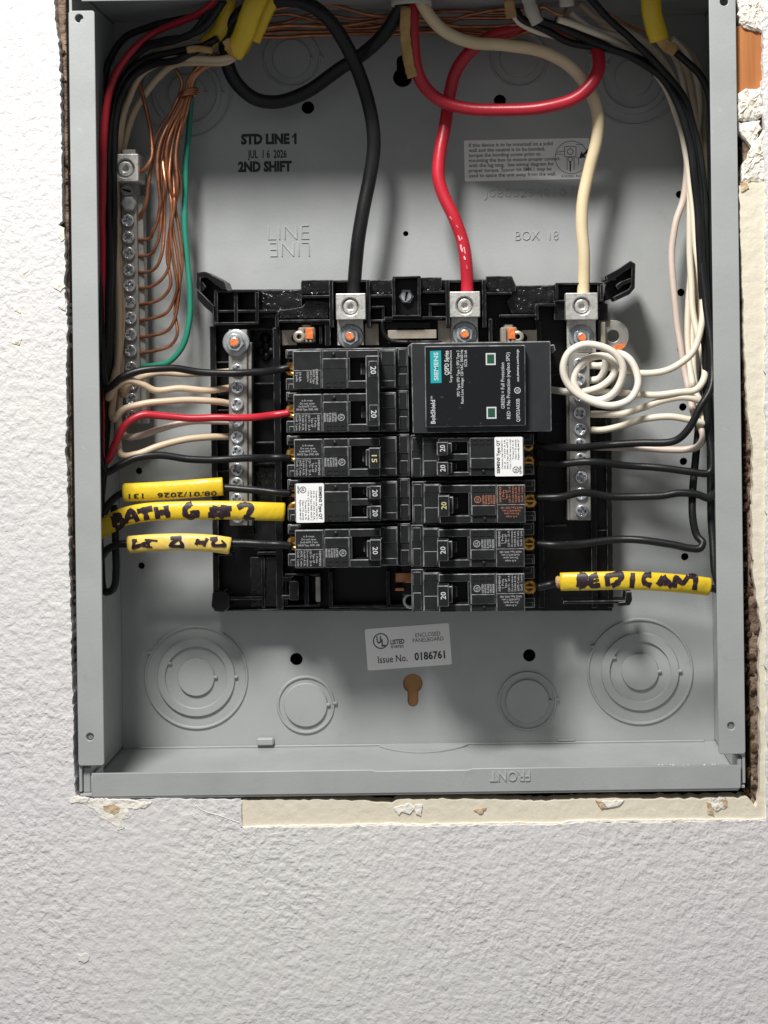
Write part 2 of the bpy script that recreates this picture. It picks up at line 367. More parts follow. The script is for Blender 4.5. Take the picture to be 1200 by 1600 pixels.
chips = [([(130, 1253), (150, 1247), (200, 1248), (235, 1254), (220, 1262), (200, 1262), (205, 1275), (190, 1280), (196, 1292), (186, 1296), (175, 1284), (160, 1278), (150, 1264)], 'chip'),
         ([(162, 1258), (178, 1254), (190, 1262), (180, 1272), (168, 1268)], 'drip'),
         ([(205, 1254), (238, 1252), (230, 1260), (210, 1264)], 'plaster'),
         ([(118, 1243), (140, 1246), (138, 1251), (112, 1254), (108, 1250)], 'chip'),
         ([(91, 352), (101, 356), (103, 372), (96, 378), (92, 366)], 'chip'), ([(83, 440), (98, 432), (104, 448), (96, 456), (86, 450)], 'chip'),
         ([(92, 478), (104, 470), (104, 486)], 'chip'),
         ([(34, 420), (44, 418), (46, 424), (38, 430)], 'chip'), ([(20, 474), (32, 478), (34, 490), (24, 486)], 'chip'), ([(22, 524), (36, 526), (32, 540), (20, 536)], 'plaster'),
         ([(615, 1262), (640, 1255), (648, 1264), (640, 1272), (628, 1268), (624, 1274)], 'chip'), ([(648, 1258), (660, 1257), (658, 1275), (650, 1272)], 'chip'),
         ([(940, 1252), (975, 1250), (968, 1258), (950, 1262)], 'chip'), ([(930, 1250), (940, 1252), (950, 1262), (940, 1264)], 'drip'),
         ([(1110, 1246), (1134, 1246), (1134, 1262), (1118, 1268), (1108, 1258)], 'plaster'), ([(1104, 1252), (1112, 1256), (1116, 1276), (1106, 1272)], 'drip'), ([(1128, 1250), (1136, 1250), (1136, 1260), (1130, 1262)], 'drip'),
         ([(740, 1266), (760, 1262), (752, 1272)], 'drip'), ([(1156, 286), (1166, 284), (1170, 294), (1158, 300)], 'drip')]
for k, (pts, mm) in enumerate(chips): on_wall("plaster_chip", pts, (-1.75 if pts[0][0] < 300 else -.25) - .06 * (k % 7), .4 - .01 * k, M[mm], 1.1, .22, 20 + k)
on_wall("paint_flake", [(121, 1488), (128, 1491), (134, 1487), (141, 1490), (140, 1498), (133, 1503), (124, 1499)], -2.0, -1.3, M['band_white'], 1.5, .2, 61)
link("paint_crack", tube(spline([P(305, 1258, -1.4), P(318, 1267, -1.4), P(345, 1275, -1.4), P(374, 1286, -1.4)], 6), .35, 6), M['wall'], wall)
link("paint_crack", tube(spline([P(306, 1253, -1.4), P(304, 1258, -1.4), P(306, 1263, -1.4)], 4), .3, 6), M['chip'], wall)
# right upper break: wood stud, lumps of plaster
def lump(name, pts, y0, y1, m, label, seed, cat="plaster"):
    bm = bmesh.new(); pp = poly(pts, y0); cx = sum(p[0] for p in pp) / len(pp); cz = sum(p[1] for p in pp) / len(pp)
    rnd = random.Random(seed); loop = jag(pp, 2.0, .45, True, seed); rings = []
    for s_, yy in ((1.04, y1), (1.0, y0 + 1.6), (.86, y0 + .3), (.6, y0), (.3, y0 - .3)):
        rings.append([bm.verts.new((cx + (x - cx) * s_ + rnd.gauss(0, .25), yy + rnd.gauss(0, .35), cz + (z - cz) * s_ + rnd.gauss(0, .25))) for x, z in loop])
    n = len(loop)
    for a, b in zip(rings, rings[1:]):
        for i in range(n): bm.faces.new((a[i], a[(i+1) % n], b[(i+1) % n], b[i]))
    bm.faces.new(rings[-1]); bm.faces.new(rings[0][::-1])
    bmesh.ops.recalc_face_normals(bm, faces=bm.faces); bmesh.ops.triangulate(bm, faces=bm.faces)
    return tag(link(name, bm_mesh(bm), m), label, cat, "broken plaster beside the box")
lump("plaster_lump", [(1152, 0), (1165, -20), (1200, -20), (1194, 20), (1192, 52), (1180, 48), (1160, 40), (1153, 22)], .5, 9, M['plaster'], "white broken plaster lump above the orange wood at the top right corner", 1)
lump("plaster_lump", [(1153, 146), (1166, 138), (1190, 136), (1196, 176), (1182, 188), (1153, 187)], .5, 9, M['plaster'], "white broken plaster lump directly below the orange wood", 2)
lump("plaster_lump", [(1154, 190), (1188, 188), (1186, 212), (1176, 232), (1170, 226), (1160, 212)], 1.5, 9, M['chip'], "ragged cream plaster wedge, middle one of the three below the wood", 3)
lump("plaster_lump", [(1160, 262), (1172, 236), (1188, 212), (1200, 196), (1204, 284), (1160, 283)], .3, 9, M['plaster'], "large white plaster lump resting above the cream strip", 4)
st = tag(B().box(P(1166, 640, 6).x, P(1215, 0, 6).x, 6, 60, P(0, 1275, 12).z, P(0, -80, 12).z, .6).build("wood_stud", [M['oldwood']]), "dusty brown wood stud behind the gap on the right", "wood stud")
tag(B().pbox(1150, 40, 1199, 150, 3.8, 9, .5).build("wood_block", [M['wood']]), "orange brown wood piece showing between white plaster lumps at right", "wood")
tag(B().box(P(70, 600, 4).x, P(110, 600, 4).x, 4, 60, P(100, 1275, 4).z, P(100, -80, 4).z, .6).build("wood_stud", [M['oldwood']]), "dusty brown wood stud in the gap left of the box", "wood stud")
cav = B()  # wall cavity, shaped as a closed box to keep stray world light out
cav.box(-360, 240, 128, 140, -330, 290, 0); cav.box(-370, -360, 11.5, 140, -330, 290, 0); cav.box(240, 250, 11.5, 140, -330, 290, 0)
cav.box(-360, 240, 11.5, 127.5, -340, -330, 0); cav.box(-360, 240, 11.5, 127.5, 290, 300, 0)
cv = cav.build("wall_cavity_light_seal", [M['cavity']]); cv['kind'] = 'structure'
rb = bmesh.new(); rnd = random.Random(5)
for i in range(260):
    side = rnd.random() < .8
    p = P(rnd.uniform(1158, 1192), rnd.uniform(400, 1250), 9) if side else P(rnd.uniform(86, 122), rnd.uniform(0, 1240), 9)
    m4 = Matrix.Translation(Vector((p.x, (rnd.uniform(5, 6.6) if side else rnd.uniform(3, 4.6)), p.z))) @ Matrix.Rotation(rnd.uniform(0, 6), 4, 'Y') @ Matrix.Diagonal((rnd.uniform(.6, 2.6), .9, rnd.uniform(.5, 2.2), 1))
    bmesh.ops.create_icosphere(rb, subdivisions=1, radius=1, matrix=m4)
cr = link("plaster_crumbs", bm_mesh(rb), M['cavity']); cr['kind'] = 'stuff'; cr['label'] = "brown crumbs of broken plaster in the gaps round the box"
tag(B().box(P(560, 0, 97).x, P(730, 0, 97).x, 96.9, 120, P(0, 1125, 97).z, P(0, 1020, 97).z, .5).build("wood_block", [M['keywood']]), "tan wood behind the lower keyhole of the grey box", "wood")

# ------------------------------------------------------------------ grey steel enclosure
box = thing("panel_enclosure", "open grey steel electrical box set into the textured wall", "electrical box", tuple(P(620, 1238, 48)))
xl, xr = P(115, 600, 0).x, P(1157, 600, 0).x
zt, zb = P(620, -38, 0).z, P(620, 1239, 0).z
YB = 95.0
def hx(px, py, r, y=YB): return circ(XZ(px, py, y), MM(r, y), 20)
def keyhole(px, py, r, dy, rs):
    c = XZ(px, py, YB); a = MM(r, YB); s_ = MM(rs, YB); L_ = MM(dy, YB); out = []
    sg = 1 if dy > 0 else -1
    a0 = math.asin(min(1, s_ / a))
    for i in range(25):
        t = a0 + (2*math.pi - 2*a0) * i / 24; out.append((c[0] + a * math.sin(t), c[1] - sg * a * math.cos(t)))
    for i in range(9):
        t = math.pi * i / 8; out.append((c[0] - s_ * math.cos(t), c[1] - abs(L_) * sg - sg * s_ * math.sin(t)))
    return out
holes = [hx(463, 1030, 9.8), hx(827, 1024, 9.8), hx(481, 168, 10), hx(781, 157, 9.5), hx(634, 365, 4.2)]
holes += [hx(x, y, 6) for x, y in ((1062, 304), (1064, 457), (1064, 546), (1067, 636), (1068, 721), (1070, 870))] + [hx(217, 736, 5.2), hx(221, 884, 5.2)]
holes += [keyhole(645, 1068, 15.5, 28, 8.5), keyhole(629, 121, 15, -26, 9)]
link("back_plate", plate([(xl + 1.6, zb + 1.6), (xr - 1.6, zb + 1.6), (xr - 1.6, zt - 1.6), (xl + 1.6, zt - 1.6)], holes, YB, YB + 1.5), M['paint'], box)
for sgn, xx in ((1, xl), (-1, xr)):
    B().box(min(xx, xx + sgn * 1.5), max(xx, xx + sgn * 1.5), .8, YB + 1.4, zb + 2.6, zt - 2.6, .2).build("side_wall", [M['paint']], box)
B().box(xl + .3, xr - .3, .8, YB + 1.45, zt - 1.5, zt, .2).build("top_wall", [M['paint']], box)
bw = B().box(xl + .3, xr - .3, .8, YB + 1.45, zb, zb + 1.5, .2).build("bottom_wall", [M['paint']], box)
# flanges: folded strips round the opening, side strips stop short of the top and bottom ones
fw = MM(40.5, 0)
for px, py, x0, x1, ht, hb in ((124, 29, xl, xl + fw, (124, 29), (141, 1151)), (1131, 3, xr - fw - .4, xr, (1131, 3), (1142, 1134))):
    zt2, zb2 = P(0, 0, 0).z, 0
    top = (P(128, 17, 0).z if px < 600 else P(1131, -24, 0).z); bot = P(146, 1196, 0).z if px < 600 else P(1140, 1178, 0).z
    fl = link("side_flange", plate(rrect(x0, bot, x1, top, 1.5), [circ(XZ(*ht, 0), MM(6.5, 0), 18), circ(XZ(*hb, 0), MM(6, 0), 18)], -.7, .8, .35), M['paint'], box)
    B().lathe(XZ(*hb, 0), [(0, .5), (MM(4.6, 0), .4), (MM(5.4, 0), 1.2), (MM(5.4, 0), 4)], 18).build("flange_screw", [M['steel']], fl)
    B().lathe(XZ(*ht, 0), [(0, 9), (MM(6, 0), 9)], 16).build("hole_shadow_cup", [M['paint']], fl)
    if px > 600: B().box(xr - 2.6, xr - .2, -.2, 1.2, bot - 1, top, .5).build("fold_edge", [M['paint']], fl)
zf1 = P(650, 1201, 0).z
xlb, xrb = P(144, 1225, 0).x, P(1157, 1210, 0).x
bf = link("bottom_flange", plate([(xlb, zb + .2), (xrb - .8, zb + .2), (xrb, zb + 1.2), (xrb, zf1), (P(722, 0, 0).x, zf1), (P(716, 0, 0).x, zf1 - .7), (P(572, 0, 0).x, zf1 - .7), (P(566, 0, 0).x, zf1), (xlb, zf1)], [], -1.2, .4, .4), M['paint'], box)
B().box(xlb + 1, xrb - 1, -.6, 1.2, zb - 1.0, zb + 1.1, .5).build("fold_edge", [M['paint']], bf)
link("top_flange", plate([(xlb, P(640, -4, 0).z), (xrb, P(640, -4, 0).z), (xrb, zt), (xlb, zt)], [], -1.2, .4, .4), M['paint'], box)
# corner returns of the bottom fold
cn = B(); cn.box(xl + 1.7, xl + 5.5, 3, 20, zb + 1.7, zb + 15, .3); cn.box(xl + 6.2, xl + 7.4, 1.2, 24, zb + 1.7, zb + 11, .2)
cn.build("corner_return", [M['paint']], box)
cn = B(); cn.box(xr - 4.0, xr - 1.8, 1.4, 20, zb + 1.7, zb + 15.5, .3); cn.build("corner_return", [M['paint']], box)
# folded-up tabs on the bottom wall
zq = zb + 1.5
tb = B()
arc = [(P(577, 0, 90).x, 94.6), (P(577, 0, 90).x, 90.5)] + [(P(577 + (715 - 577) * i / 14, 0, 85).x, 90.5 - 15.5 * math.sin(math.pi * i / 14) ** .8) for i in range(15)] + [(P(715, 0, 90).x, 94.6)]
me = plate(arc, [], 0, .9, .2)
for v in me.vertices: v.co = Vector((v.co.x, v.co.z, zq + .95 - v.co.y))
link("arched_tab", me, M['paint'], bw)
B().pbox(401, 1154, 427, 1165.5, 90.5, 94.8, .7).build("bent_tab", [M['paint']], bw)
B().pbox(872, 1155, 898, 1158.5, 93.6, 94.9, .2).build("bent_tab", [M['paint']], bw)
B().box(xl + 12, xr - 8, 93.2, 94.9, zq, zq + 1.0, .3).build("weld_bead", [M['paint']], bw)
# knockouts: stepped concentric rings pressed in the back
def knockout(px, py, radii):
    rr = [MM(r, YB) for r in radii]; n = len(rr); y = YB; prof = [(0, y - 1.7)]; up = True
    for i, r in enumerate(rr):
        a, b_ = (y - 1.7, y - .12) if up else (y - .12, y - 1.7)
        if i == n - 1: prof += [(r - 2.0, a), (r - 1.4, y - 1.15), (r - .7, y - 1.15), (r, y + .2)]
        else: prof += [(r - .8, a), (r - .25, max(a, b_) + .03), (r + .35, max(a, b_) + .03), (r + .75, b_)]
        up = not up
    ko = B().lathe(XZ(px, py, YB), prof, 72, smooth=False).build("knockout", [M['paint']], box)
    c = XZ(px, py, YB)
    for i, r in enumerate(rr):
        a = (0, .05, 0, -.03)[i] if i % 2 == 0 or n < 3 else math.pi * .84
        B().box(c[0] + r * math.cos(a) - 1.3, c[0] + r * math.cos(a) + 1.3, YB - 1.9, YB + .3, c[1] + r * math.sin(a) - .8, c[1] + r * math.sin(a) + .9, .45).build("tie_tab", [M['paint']], ko)
    return ko
knockout(307, 1058, [30, 47, 62, 82]); knockout(1000, 1049, [30, 46, 62, 84])
knockout(478, 1101, [35, 46]); knockout(824, 1095, [35, 47])
knockout(292, 146, [30, 46, 56, 72]); knockout(989, 122, [30, 46, 58, 76])
knockout(456, 92, [31, 46]); knockout(811, 92, [31, 46])
# ink stamps and pressed letters
le = Letters()
le.add("STD LINE 1", MM(15, YB), XZ(420, 217, YB), YB - .06, 0, MM(87, YB), bold=.055)
le.add("JUL  1 6  2026", MM(12, YB), XZ(417.5, 240.5, YB), YB - .06, 0, MM(61, YB), bold=.025)
le.add("2ND SHIFT", MM(15, YB), XZ(414, 260, YB), YB - .06, 0, MM(84, YB), bold=.055)
le.line(XZ(456.5, 214.5, YB), XZ(461.5, 210.5, YB), 1.1, YB - .075)
le.build("stamped_ink_lettering", M['ink'], box)
for txt, hh, cx, cy, rr, ww in (("LINE", 24, 451, 363, 0, 64), ("LINE", 24, 453, 390, 180, 62), ("BOX  18", 15, 839, 368, 0, 67), ("J0800294010 I", 13, 826, 301, 0, 140)):
    Letters().add(txt, MM(hh, YB), XZ(cx, cy, YB), YB - .12, rr, MM(ww, YB), ex=.3, bev=.1, bold=-.028).build("pressed_lettering", M['paint'], box)
le = Letters(); le.add("FRONT", MM(16, 0), XZ(797, 1212, 0), -1.25, 180, MM(63, 0), ex=.35, bev=.1)
le.build("pressed_lettering", M['paint'], bf)
# stickers
c = XZ(823.5, 249.5, YB); s1 = rot2(rrect(c[0] - MM(98, YB), c[1] - MM(32, YB), c[0] + MM(98, YB), c[1] + MM(32, YB), 1), c, 1.2 - .75)
sk = link("instruction_sticker", plate(s1, [], YB - .16, YB - .02), M['sticker'], box)
le = Letters(); a1 = 1.0 - .75
for i, t in enumerate(["If this device is to be mounted on a solid", "wall and the neutral is to be bonded,", "torque the bonding screw prior to", "mounting the box to ensure proper contact", "with the lug tang.  See wiring diagram for", "proper torque. Spacer kit SMK1 may be", "used to space the unit away from the wall."]):
    le.add(t, MM(5.6, YB), XZ(732.5, 227 + i * 7.9, YB), YB - .19, a1 + .3, None, bold=.012, align='L', ex=.02)
le.add("4743061 Rev", MM(4.2, YB), XZ(893, 275, YB), YB - .19, a1, ex=.02)
cc = XZ(893, 246, YB); le.ring(cc, MM(26, YB), .35, YB - .19, 36, .02)
for (a, b_, t) in (((870, 238), (882, 236), .35), ((882, 229), (900, 229), .35), ((882, 229), (882, 245), .35), ((900, 229), (900, 245), .35), ((882, 245), (900, 245), .35),
                   ((900, 226), (911, 226), .3), ((886, 245), (886, 266), .35), ((897, 245), (897, 266), .35), ((891, 252), (891, 268), .9), ((904, 246), (904, 258), .3), ((900, 247), (909, 247), .3), ((867, 241), (880, 241), .3)):
    le.line(XZ(*a, YB), XZ(*b_, YB), t, YB - .19, .02)
le.ring(XZ(891, 237, YB), MM(5, YB), .4, YB - .19, 16, .02); le.ring(XZ(891, 249, YB), MM(4, YB), .4, YB - .19, 16, .02)
le.poly([XZ(x, y, YB) for x, y in ((905, 247), (908, 237), (911, 240), (919, 232), (921, 236), (913, 243), (916, 246))], YB - .19, .02)
le.build("sticker_print", M['print'], sk)
c = XZ(638, 1010.5, YB); s2 = rot2(rrect(c[0] - MM(66, YB), c[1] - MM(32.5, YB), c[0] + MM(66, YB), c[1] + MM(32.5, YB), 1.2), c, 4.3 - .75)
sk = link("listing_sticker", plate(s2, [], YB - .16, YB - .02), M['sticker'], box)
le = Letters(); a2 = 4.3 - .75; Y_ = YB - .19
le.ring(XZ(595, 1001.5, YB), MM(12.3, YB), .65, Y_, 30, .02)
le.add("U", MM(11, YB), XZ(592, 999.5, YB), Y_, a2, MM(7, YB), bold=.03, ex=.02).add("L", MM(11, YB), XZ(599, 1004, YB), Y_, a2, MM(6, YB), bold=.03, ex=.02)
le.add("LISTED", MM(7, YB), XZ(621, 1002.5, YB), Y_, a2, MM(22, YB), bold=.03, ex=.02).add("E18763", MM(4, YB), XZ(621, 1010, YB), Y_, a2, MM(19, YB), bold=.02, ex=.02)
le.add("ENCLOSED", MM(6.5, YB), XZ(668.5, 991, YB), Y_, a2, MM(39, YB), ex=.02).add("PANELBOARD", MM(6.5, YB), XZ(669, 999, YB), Y_, a2, MM(48, YB), ex=.02)
le.add("Issue No.", MM(11, YB), XZ(613.5, 1029, YB), Y_, a2, MM(46, YB), ex=.02, bold=.008).add("0186761", MM(11.5, YB), XZ(671.5, 1024, YB), Y_, a2, MM(48, YB), bold=.03, ex=.02)
le.build("sticker_print", M['print'], sk)

# ------------------------------------------------------------------ hardware prototypes
def screw_mesh(r, h=1.6, cross=True):
    """pan head with a real cross recess, facing -y, seated at y=0"""
    t = r * .17; L_ = r * .66
    hole_ = [(t, t), (L_, t), (L_, -t), (t, -t), (t, -L_), (-t, -L_), (-t, -t), (-L_, -t), (-L_, t), (-t, t), (-t, L_), (t, L_)] if cross else [(L_*1.3, t), (-L_*1.3, t), (-L_*1.3, -t), (L_*1.3, -t)]
    a = plate(circ((0, 0), r, 20), [hole_], -h, -.2, min(.45, r * .14)); b = B(); b.lathe((0, 0), [(0, -h * .35), (r * .9, -h * .35), (r * .92, .2)], 20, mi=1)
    return join(a, b.mesh())
SCR = screw_mesh(3.7, 2.2); SCRB = screw_mesh(3.3, 2.0, False)
def mesh_copy_m(me):            # mm mesh -> shared metre mesh
    m = me.copy()
    for v in m.vertices: v.co *= .001
    return m
def put(name, shared, mats_done, x, y, z, parent, roty=0.0, rotx=0.0):
    o = bpy.data.objects.new(name, shared); COL.objects.link(o); o.parent = parent
    o.location = Vector((x, y, z)) * .001 - WL[parent.name]; o.rotation_euler = (rotx, roty, 0); return o
SCR_M = mesh_copy_m(SCR); SCR_M.name = "screw"; [SCR_M.materials.append(M[k]) for k in ('zinc', 'steel')]
SLOT_M = mesh_copy_m(SCRB); SLOT_M.name = "slot_screw"; [SLOT_M.materials.append(M[k]) for k in ('steel', 'dark')]
def nut(px, py, yf, parent, r=20, seed=0):
    c = XZ(px, py, yf); r_ = MM(r, yf)
    wsh = B().lathe(c, [(r_ * .5, yf - .8), (r_ * .92, yf - 1.1), (r_, yf - .6), (r_, yf + .4)], 32).build("washer", [M['steel']], parent)
    hexp = rot2([(c[0] + r_ * .72 * math.cos(R(60 * i)), c[1] + r_ * .72 * math.sin(R(60 * i))) for i in range(6)], c, seed * 17)
    h = link("hex_nut", plate(hexp, [circ(c, r_ * .42, 20)], yf - 5.5, yf - .9, .5), M['steel'], parent)
    st_ = B().lathe(c, [(0, yf - 7), (r_ * .30, yf - 6.9), (r_ * .40, yf - 6.2), (r_ * .40, yf)], 20).build("stud", [M['steel']], parent)
    B().prism(jag(rot2([(c[0] + x * r_, c[1] + z * r_) for x, z in ((-.3, -.22), (.1, -.3), (.33, -.05), (.3, .22), (0, .3), (-.25, .15))], c, seed * 60), .6, .12, True, seed), yf - 7.15, yf - 6.3, .1).build("torque_mark", [M['orange']], st_)
    return h
def lug(px0, py0, px1, py1, yf, yb, parent, cpx, cpy, cr=14):
    a = P(px0, py1, yf); b_ = P(px1, py0, yf); c = XZ(cpx, cpy, yf); r = MM(cr, yf)
    blk = link("lug_block", plate(rrect(min(a.x, b_.x), min(a.z, b_.z), max(a.x, b_.x), max(a.z, b_.z), .5), [circ(c, r, 28)], yf, yb, .45), M['alu'], parent)
    hexh = [(c[0] + r * .34 * math.cos(R(60 * i + 10)), c[1] + r * .34 * math.sin(R(60 * i + 10))) for i in range(6)]
    s_ = join(plate(circ(c, r * .80, 28), [hexh], yf + 1.2, yf + 6, .7), B().lathe(c, [(0, yf + 4.2), (r * .9, yf + 4.4)], 20).mesh(), B().lathe(c, [(r * .99, yf + .9), (r * .90, yf + 1.6), (r * .9, yf + 8)], 28).mesh())
    link("set_screw", s_, M['alu'], blk)
    return blk

# ------------------------------------------------------------------ black plastic interior base
base = thing("bus_base", "black moulded plastic interior base holding the breakers and bars", "breaker base", tuple(P(650, 955, 85)))
KW = dict(wear=1); BM2 = [M['black'], M['wear']]; SM2 = [M['scuff'], M['wear']]
h = B()
h.pprism([(334, 452), (404, 452), (470, 452), (470, 440), (800, 436), (805, 447), (866, 445), (942, 445), (944, 480), (936, 500), (936, 545), (954, 548), (956, 640), (957, 955), (334, 955)], 80, 94.6, .4, **KW)
h.build("base_plate", BM2, base)
h = B()
# left wing and compartment
h.frame(335, 452, 404, 508, 5, 60, 79.5, **KW); h.pbox(366, 457, 371, 504, 62, 79.5, **KW); h.pbox(339, 484, 401, 489, 62.5, 79.5, **KW)
h.pprism([(307, 426), (320, 424), (338, 433), (350, 440), (354, 453), (346, 452), (322, 433), (313, 434), (313, 456), (306, 450)], 56, 79, .4, **KW)
h.pprism([(306, 450), (313, 456), (334, 478), (334, 492), (318, 478), (308, 466)], 56.3, 79, .4, **KW)
h.pprism([(310, 430), (322, 430), (346, 450), (338, 480), (330, 476), (310, 456)], 72, 79, .3, **KW)
h.pprism([(307, 444), (316, 440), (322, 448), (316, 455), (309, 453)], 58, 78, .3, **KW)
# right wing
h.pprism([(946, 430), (962, 422), (985, 407), (993, 412), (992, 450), (984, 460), (962, 470), (958, 464), (982, 452), (986, 446), (987, 417), (964, 432), (950, 442)], 56, 79, .4, **KW)
h.pprism([(948, 436), (988, 414), (988, 450), (960, 466), (944, 470)], 72, 79, .3, **KW)
h.pprism([(962, 446), (970, 440), (986, 434), (986, 441), (972, 446), (966, 453)], 58, 78, .3, **KW)
h.frame(868, 441, 942, 472, 4, 60, 79.5, **KW); h.pbox(934, 444, 938, 470, 61, 79.5, **KW); h.pbox(944, 430, 962, 438, 58, 79, **KW)
h.pbox(866, 470, 884, 500, 64, 79.5, **KW); h.pbox(936, 474, 950, 500, 66, 79.5, **KW)
# lug bays and ledges
for x in (515, 573, 697, 754): h.pbox(x, 437, x + 5, 512, 58, 79.5, **KW)
for x0, x1 in ((520, 573), (702, 754)): h.pbox(x0, 437, x1, 441, 60, 79.5, **KW)
h.frame(613, 431, 657, 496, 4, 56, 79.5, **KW)
h.pbox(577.5, 460, 613, 465, 60, 79.5, **KW); h.pbox(657.5, 454, 697, 459, 60, 79.5, **KW)
h.pbox(577.5, 478, 600, 482, 61, 79.5, **KW); h.pbox(597, 478, 601, 500, 61.5, 79.5, **KW); h.pbox(577.5, 499, 613, 503, 60, 79.5, **KW)
h.pbox(670, 474, 697, 478, 61, 79.5, **KW); h.pbox(670, 478, 674, 496, 61.5, 79.5, **KW); h.pbox(657.5, 494, 697, 498, 60, 79.5, **KW)
h.pbox(601, 494, 690, 500, 59, 79.5, **KW); h.pbox(600, 503, 672, 514, 66, 79.5, **KW)
h.pbox(436, 499, 515, 504, 58, 79.5, **KW); h.pbox(471, 461, 517, 466, 60, 79.5, **KW); h.pbox(508, 499, 516, 540, 60, 79.5, **KW); h.pbox(499, 509, 503, 538, 61, 79.5, **KW); h.pbox(484, 503, 512, 507, 61, 79.5, **KW)
h.pbox(758, 456, 800, 461, 60, 79.5, **KW); h.pbox(780, 491, 838, 496, 58, 79.5, **KW); h.pbox(836, 476, 841, 500, 59, 79.5, **KW); h.pbox(836, 474, 868, 479, 60, 79.5, **KW); h.pbox(764, 498, 769, 540, 60, 79.5, **KW)
h.pbox(392, 484, 432, 489, 61, 79.5, **KW); h.pbox(430, 486, 435, 512, 62, 79.5, **KW)
# U-shaped rail
def pt(px, py, y): return P(px, py, y)
for pts in ([(597, 500), (599, 518), (606, 530), (618, 534), (640, 535)],):
    h.bm.from_mesh(tube(spline([pt(a, b_, 61) for a, b_ in pts], 5), 1.2, 8))
h.pbox(606, 532, 690, 537, 60.5, 79.5, **KW)
# left and right columns of the base with shallow ledges
h.pbox(333, 510, 337, 930, 70, 79.5, **KW); h.pbox(388, 512, 392, 836, 72, 79.5, **KW); h.pbox(432, 512, 437, 952, 66, 79.5, **KW)
for y in (512, 598, 648, 690, 723, 790): h.pbox(390, y, 436, y + 4, 72, 79.5, **KW)
for y in (565, 615, 640, 690, 735, 790, 840): h.pbox(338, y, 358, y + 3, 73, 79.5, **KW)
h.pbox(334, 864, 362, 869, 70, 79.5, **KW); h.pbox(402, 862, 434, 867, 72, 79.5, **KW); h.pbox(409, 868, 413, 950, 74, 79.5, **KW)
for x in (842, 925, 950): h.pbox(x, 545 if x > 900 else 500, x + 3.5, 950, 73, 79.5, **KW)
for y in (585, 660, 720, 820): h.pbox(846, y, 886, y + 3, 76, 79.5, **KW); h.pbox(929, y + 8, 949.5, y + 10.5, 76.5, 79.5, **KW)
# bottom feet
h.pbox(333, 932, 410, 938, 70, 79.5, **KW); h.pbox(350, 949, 640, 955, 74, 79.6, **KW)
h.pprism([(332, 926), (350, 924), (358, 930), (358, 950), (350, 957), (337, 956), (330, 948)], 66, 79, .5, **KW)
h.pbox(880, 938, 984, 944, 66, 79.5, **KW); h.pprism([(978, 924), (987, 924), (988, 938), (984, 946), (966, 948), (966, 941), (976, 940)], 64, 79, .5, **KW)
# empty breaker seat at the bottom
h.frame(445, 896, 500, 948, 4, 66, 79.5, **KW); h.pbox(452, 908, 466, 938, 58, 79.5, **KW); h.pbox(476, 900, 482, 946, 63, 79.5, **KW); h.pbox(440, 902, 456, 908, 60, 79.5, **KW); h.pbox(440, 930, 454, 936, 60, 79.5, **KW)
h.pbox(514, 893, 519, 950, 66, 79.5, **KW); h.pbox(604, 893, 609, 950, 66, 79.5, **KW); h.pbox(519, 945, 604, 950, 68, 79.5, **KW); h.pbox(606, 944, 640, 950, 66, 79.5, **KW)
# spine between the two breaker columns and rails under the breakers
h.pbox(628, 540, 648, 930, 64, 79.5, **KW); h.pbox(456, 560, 470, 890, 70, 79.5); h.pbox(800, 560, 814, 940, 70, 79.5)
h.build("base_ribs", BM2, base)
for r_, yf_ in (((404, 453, 471, 497), 69), ((471, 437, 514.5, 460), 65), ((579, 437, 612, 460), 65), ((658, 433, 690, 454), 65), ((392, 870, 432, 948), 76), ((396, 730, 431, 786), 75.5), ((396, 794, 431, 860), 75.5)):
    B().pbox(*r_, yf_, 79.2, .4, **KW).build("scuffed_panel", SM2, base)
for pts, yf_ in (([(428, 486), (471, 480), (480, 470), (515, 470), (512, 498), (436, 498)], 66), ([(759, 431), (800, 431), (806, 445), (806, 456), (759, 456)], 65),
                 ([(800, 446), (866, 446), (866, 474), (836, 476), (834, 490), (800, 490), (790, 470), (800, 462)], 68)):
    B().pprism(pts, yf_, 79.2, .5, **KW).build("scuffed_panel", SM2, base)
# cross-shaped vent of the base, bolt in the centre housing
cx_ = B()
for dx, dy in ((-8, 0), (8, 0), (0, -8), (0, 8)): cx_.lathe(XZ(415 + dx, 549 + dy, 78), [(0, 77.6), (MM(6, 78), 77.6), (MM(7.5, 78), 79), (MM(7.5, 78), 79.8)], 14)
cx_.lathe(XZ(414, 528, 78), [(0, 77.9), (MM(8, 78), 77.9), (MM(9, 78), 79.6)], 18)
cx_.build("moulded_bosses", [M['black']], base)
c = XZ(635, 463, 66)
put("housing_screw", SLOT_M, None, c[0], 66, c[1], base, R(100)); B().pbox(618, 436, 653, 492, 68, 79.5, .3).build("housing_floor", [M['black']], base)
B().lathe(c, [(3.3, 66.1), (4.3, 66), (4.6, 67), (4.6, 70)], 6, smooth=False).build("housing_nut", [M['steel']], base)
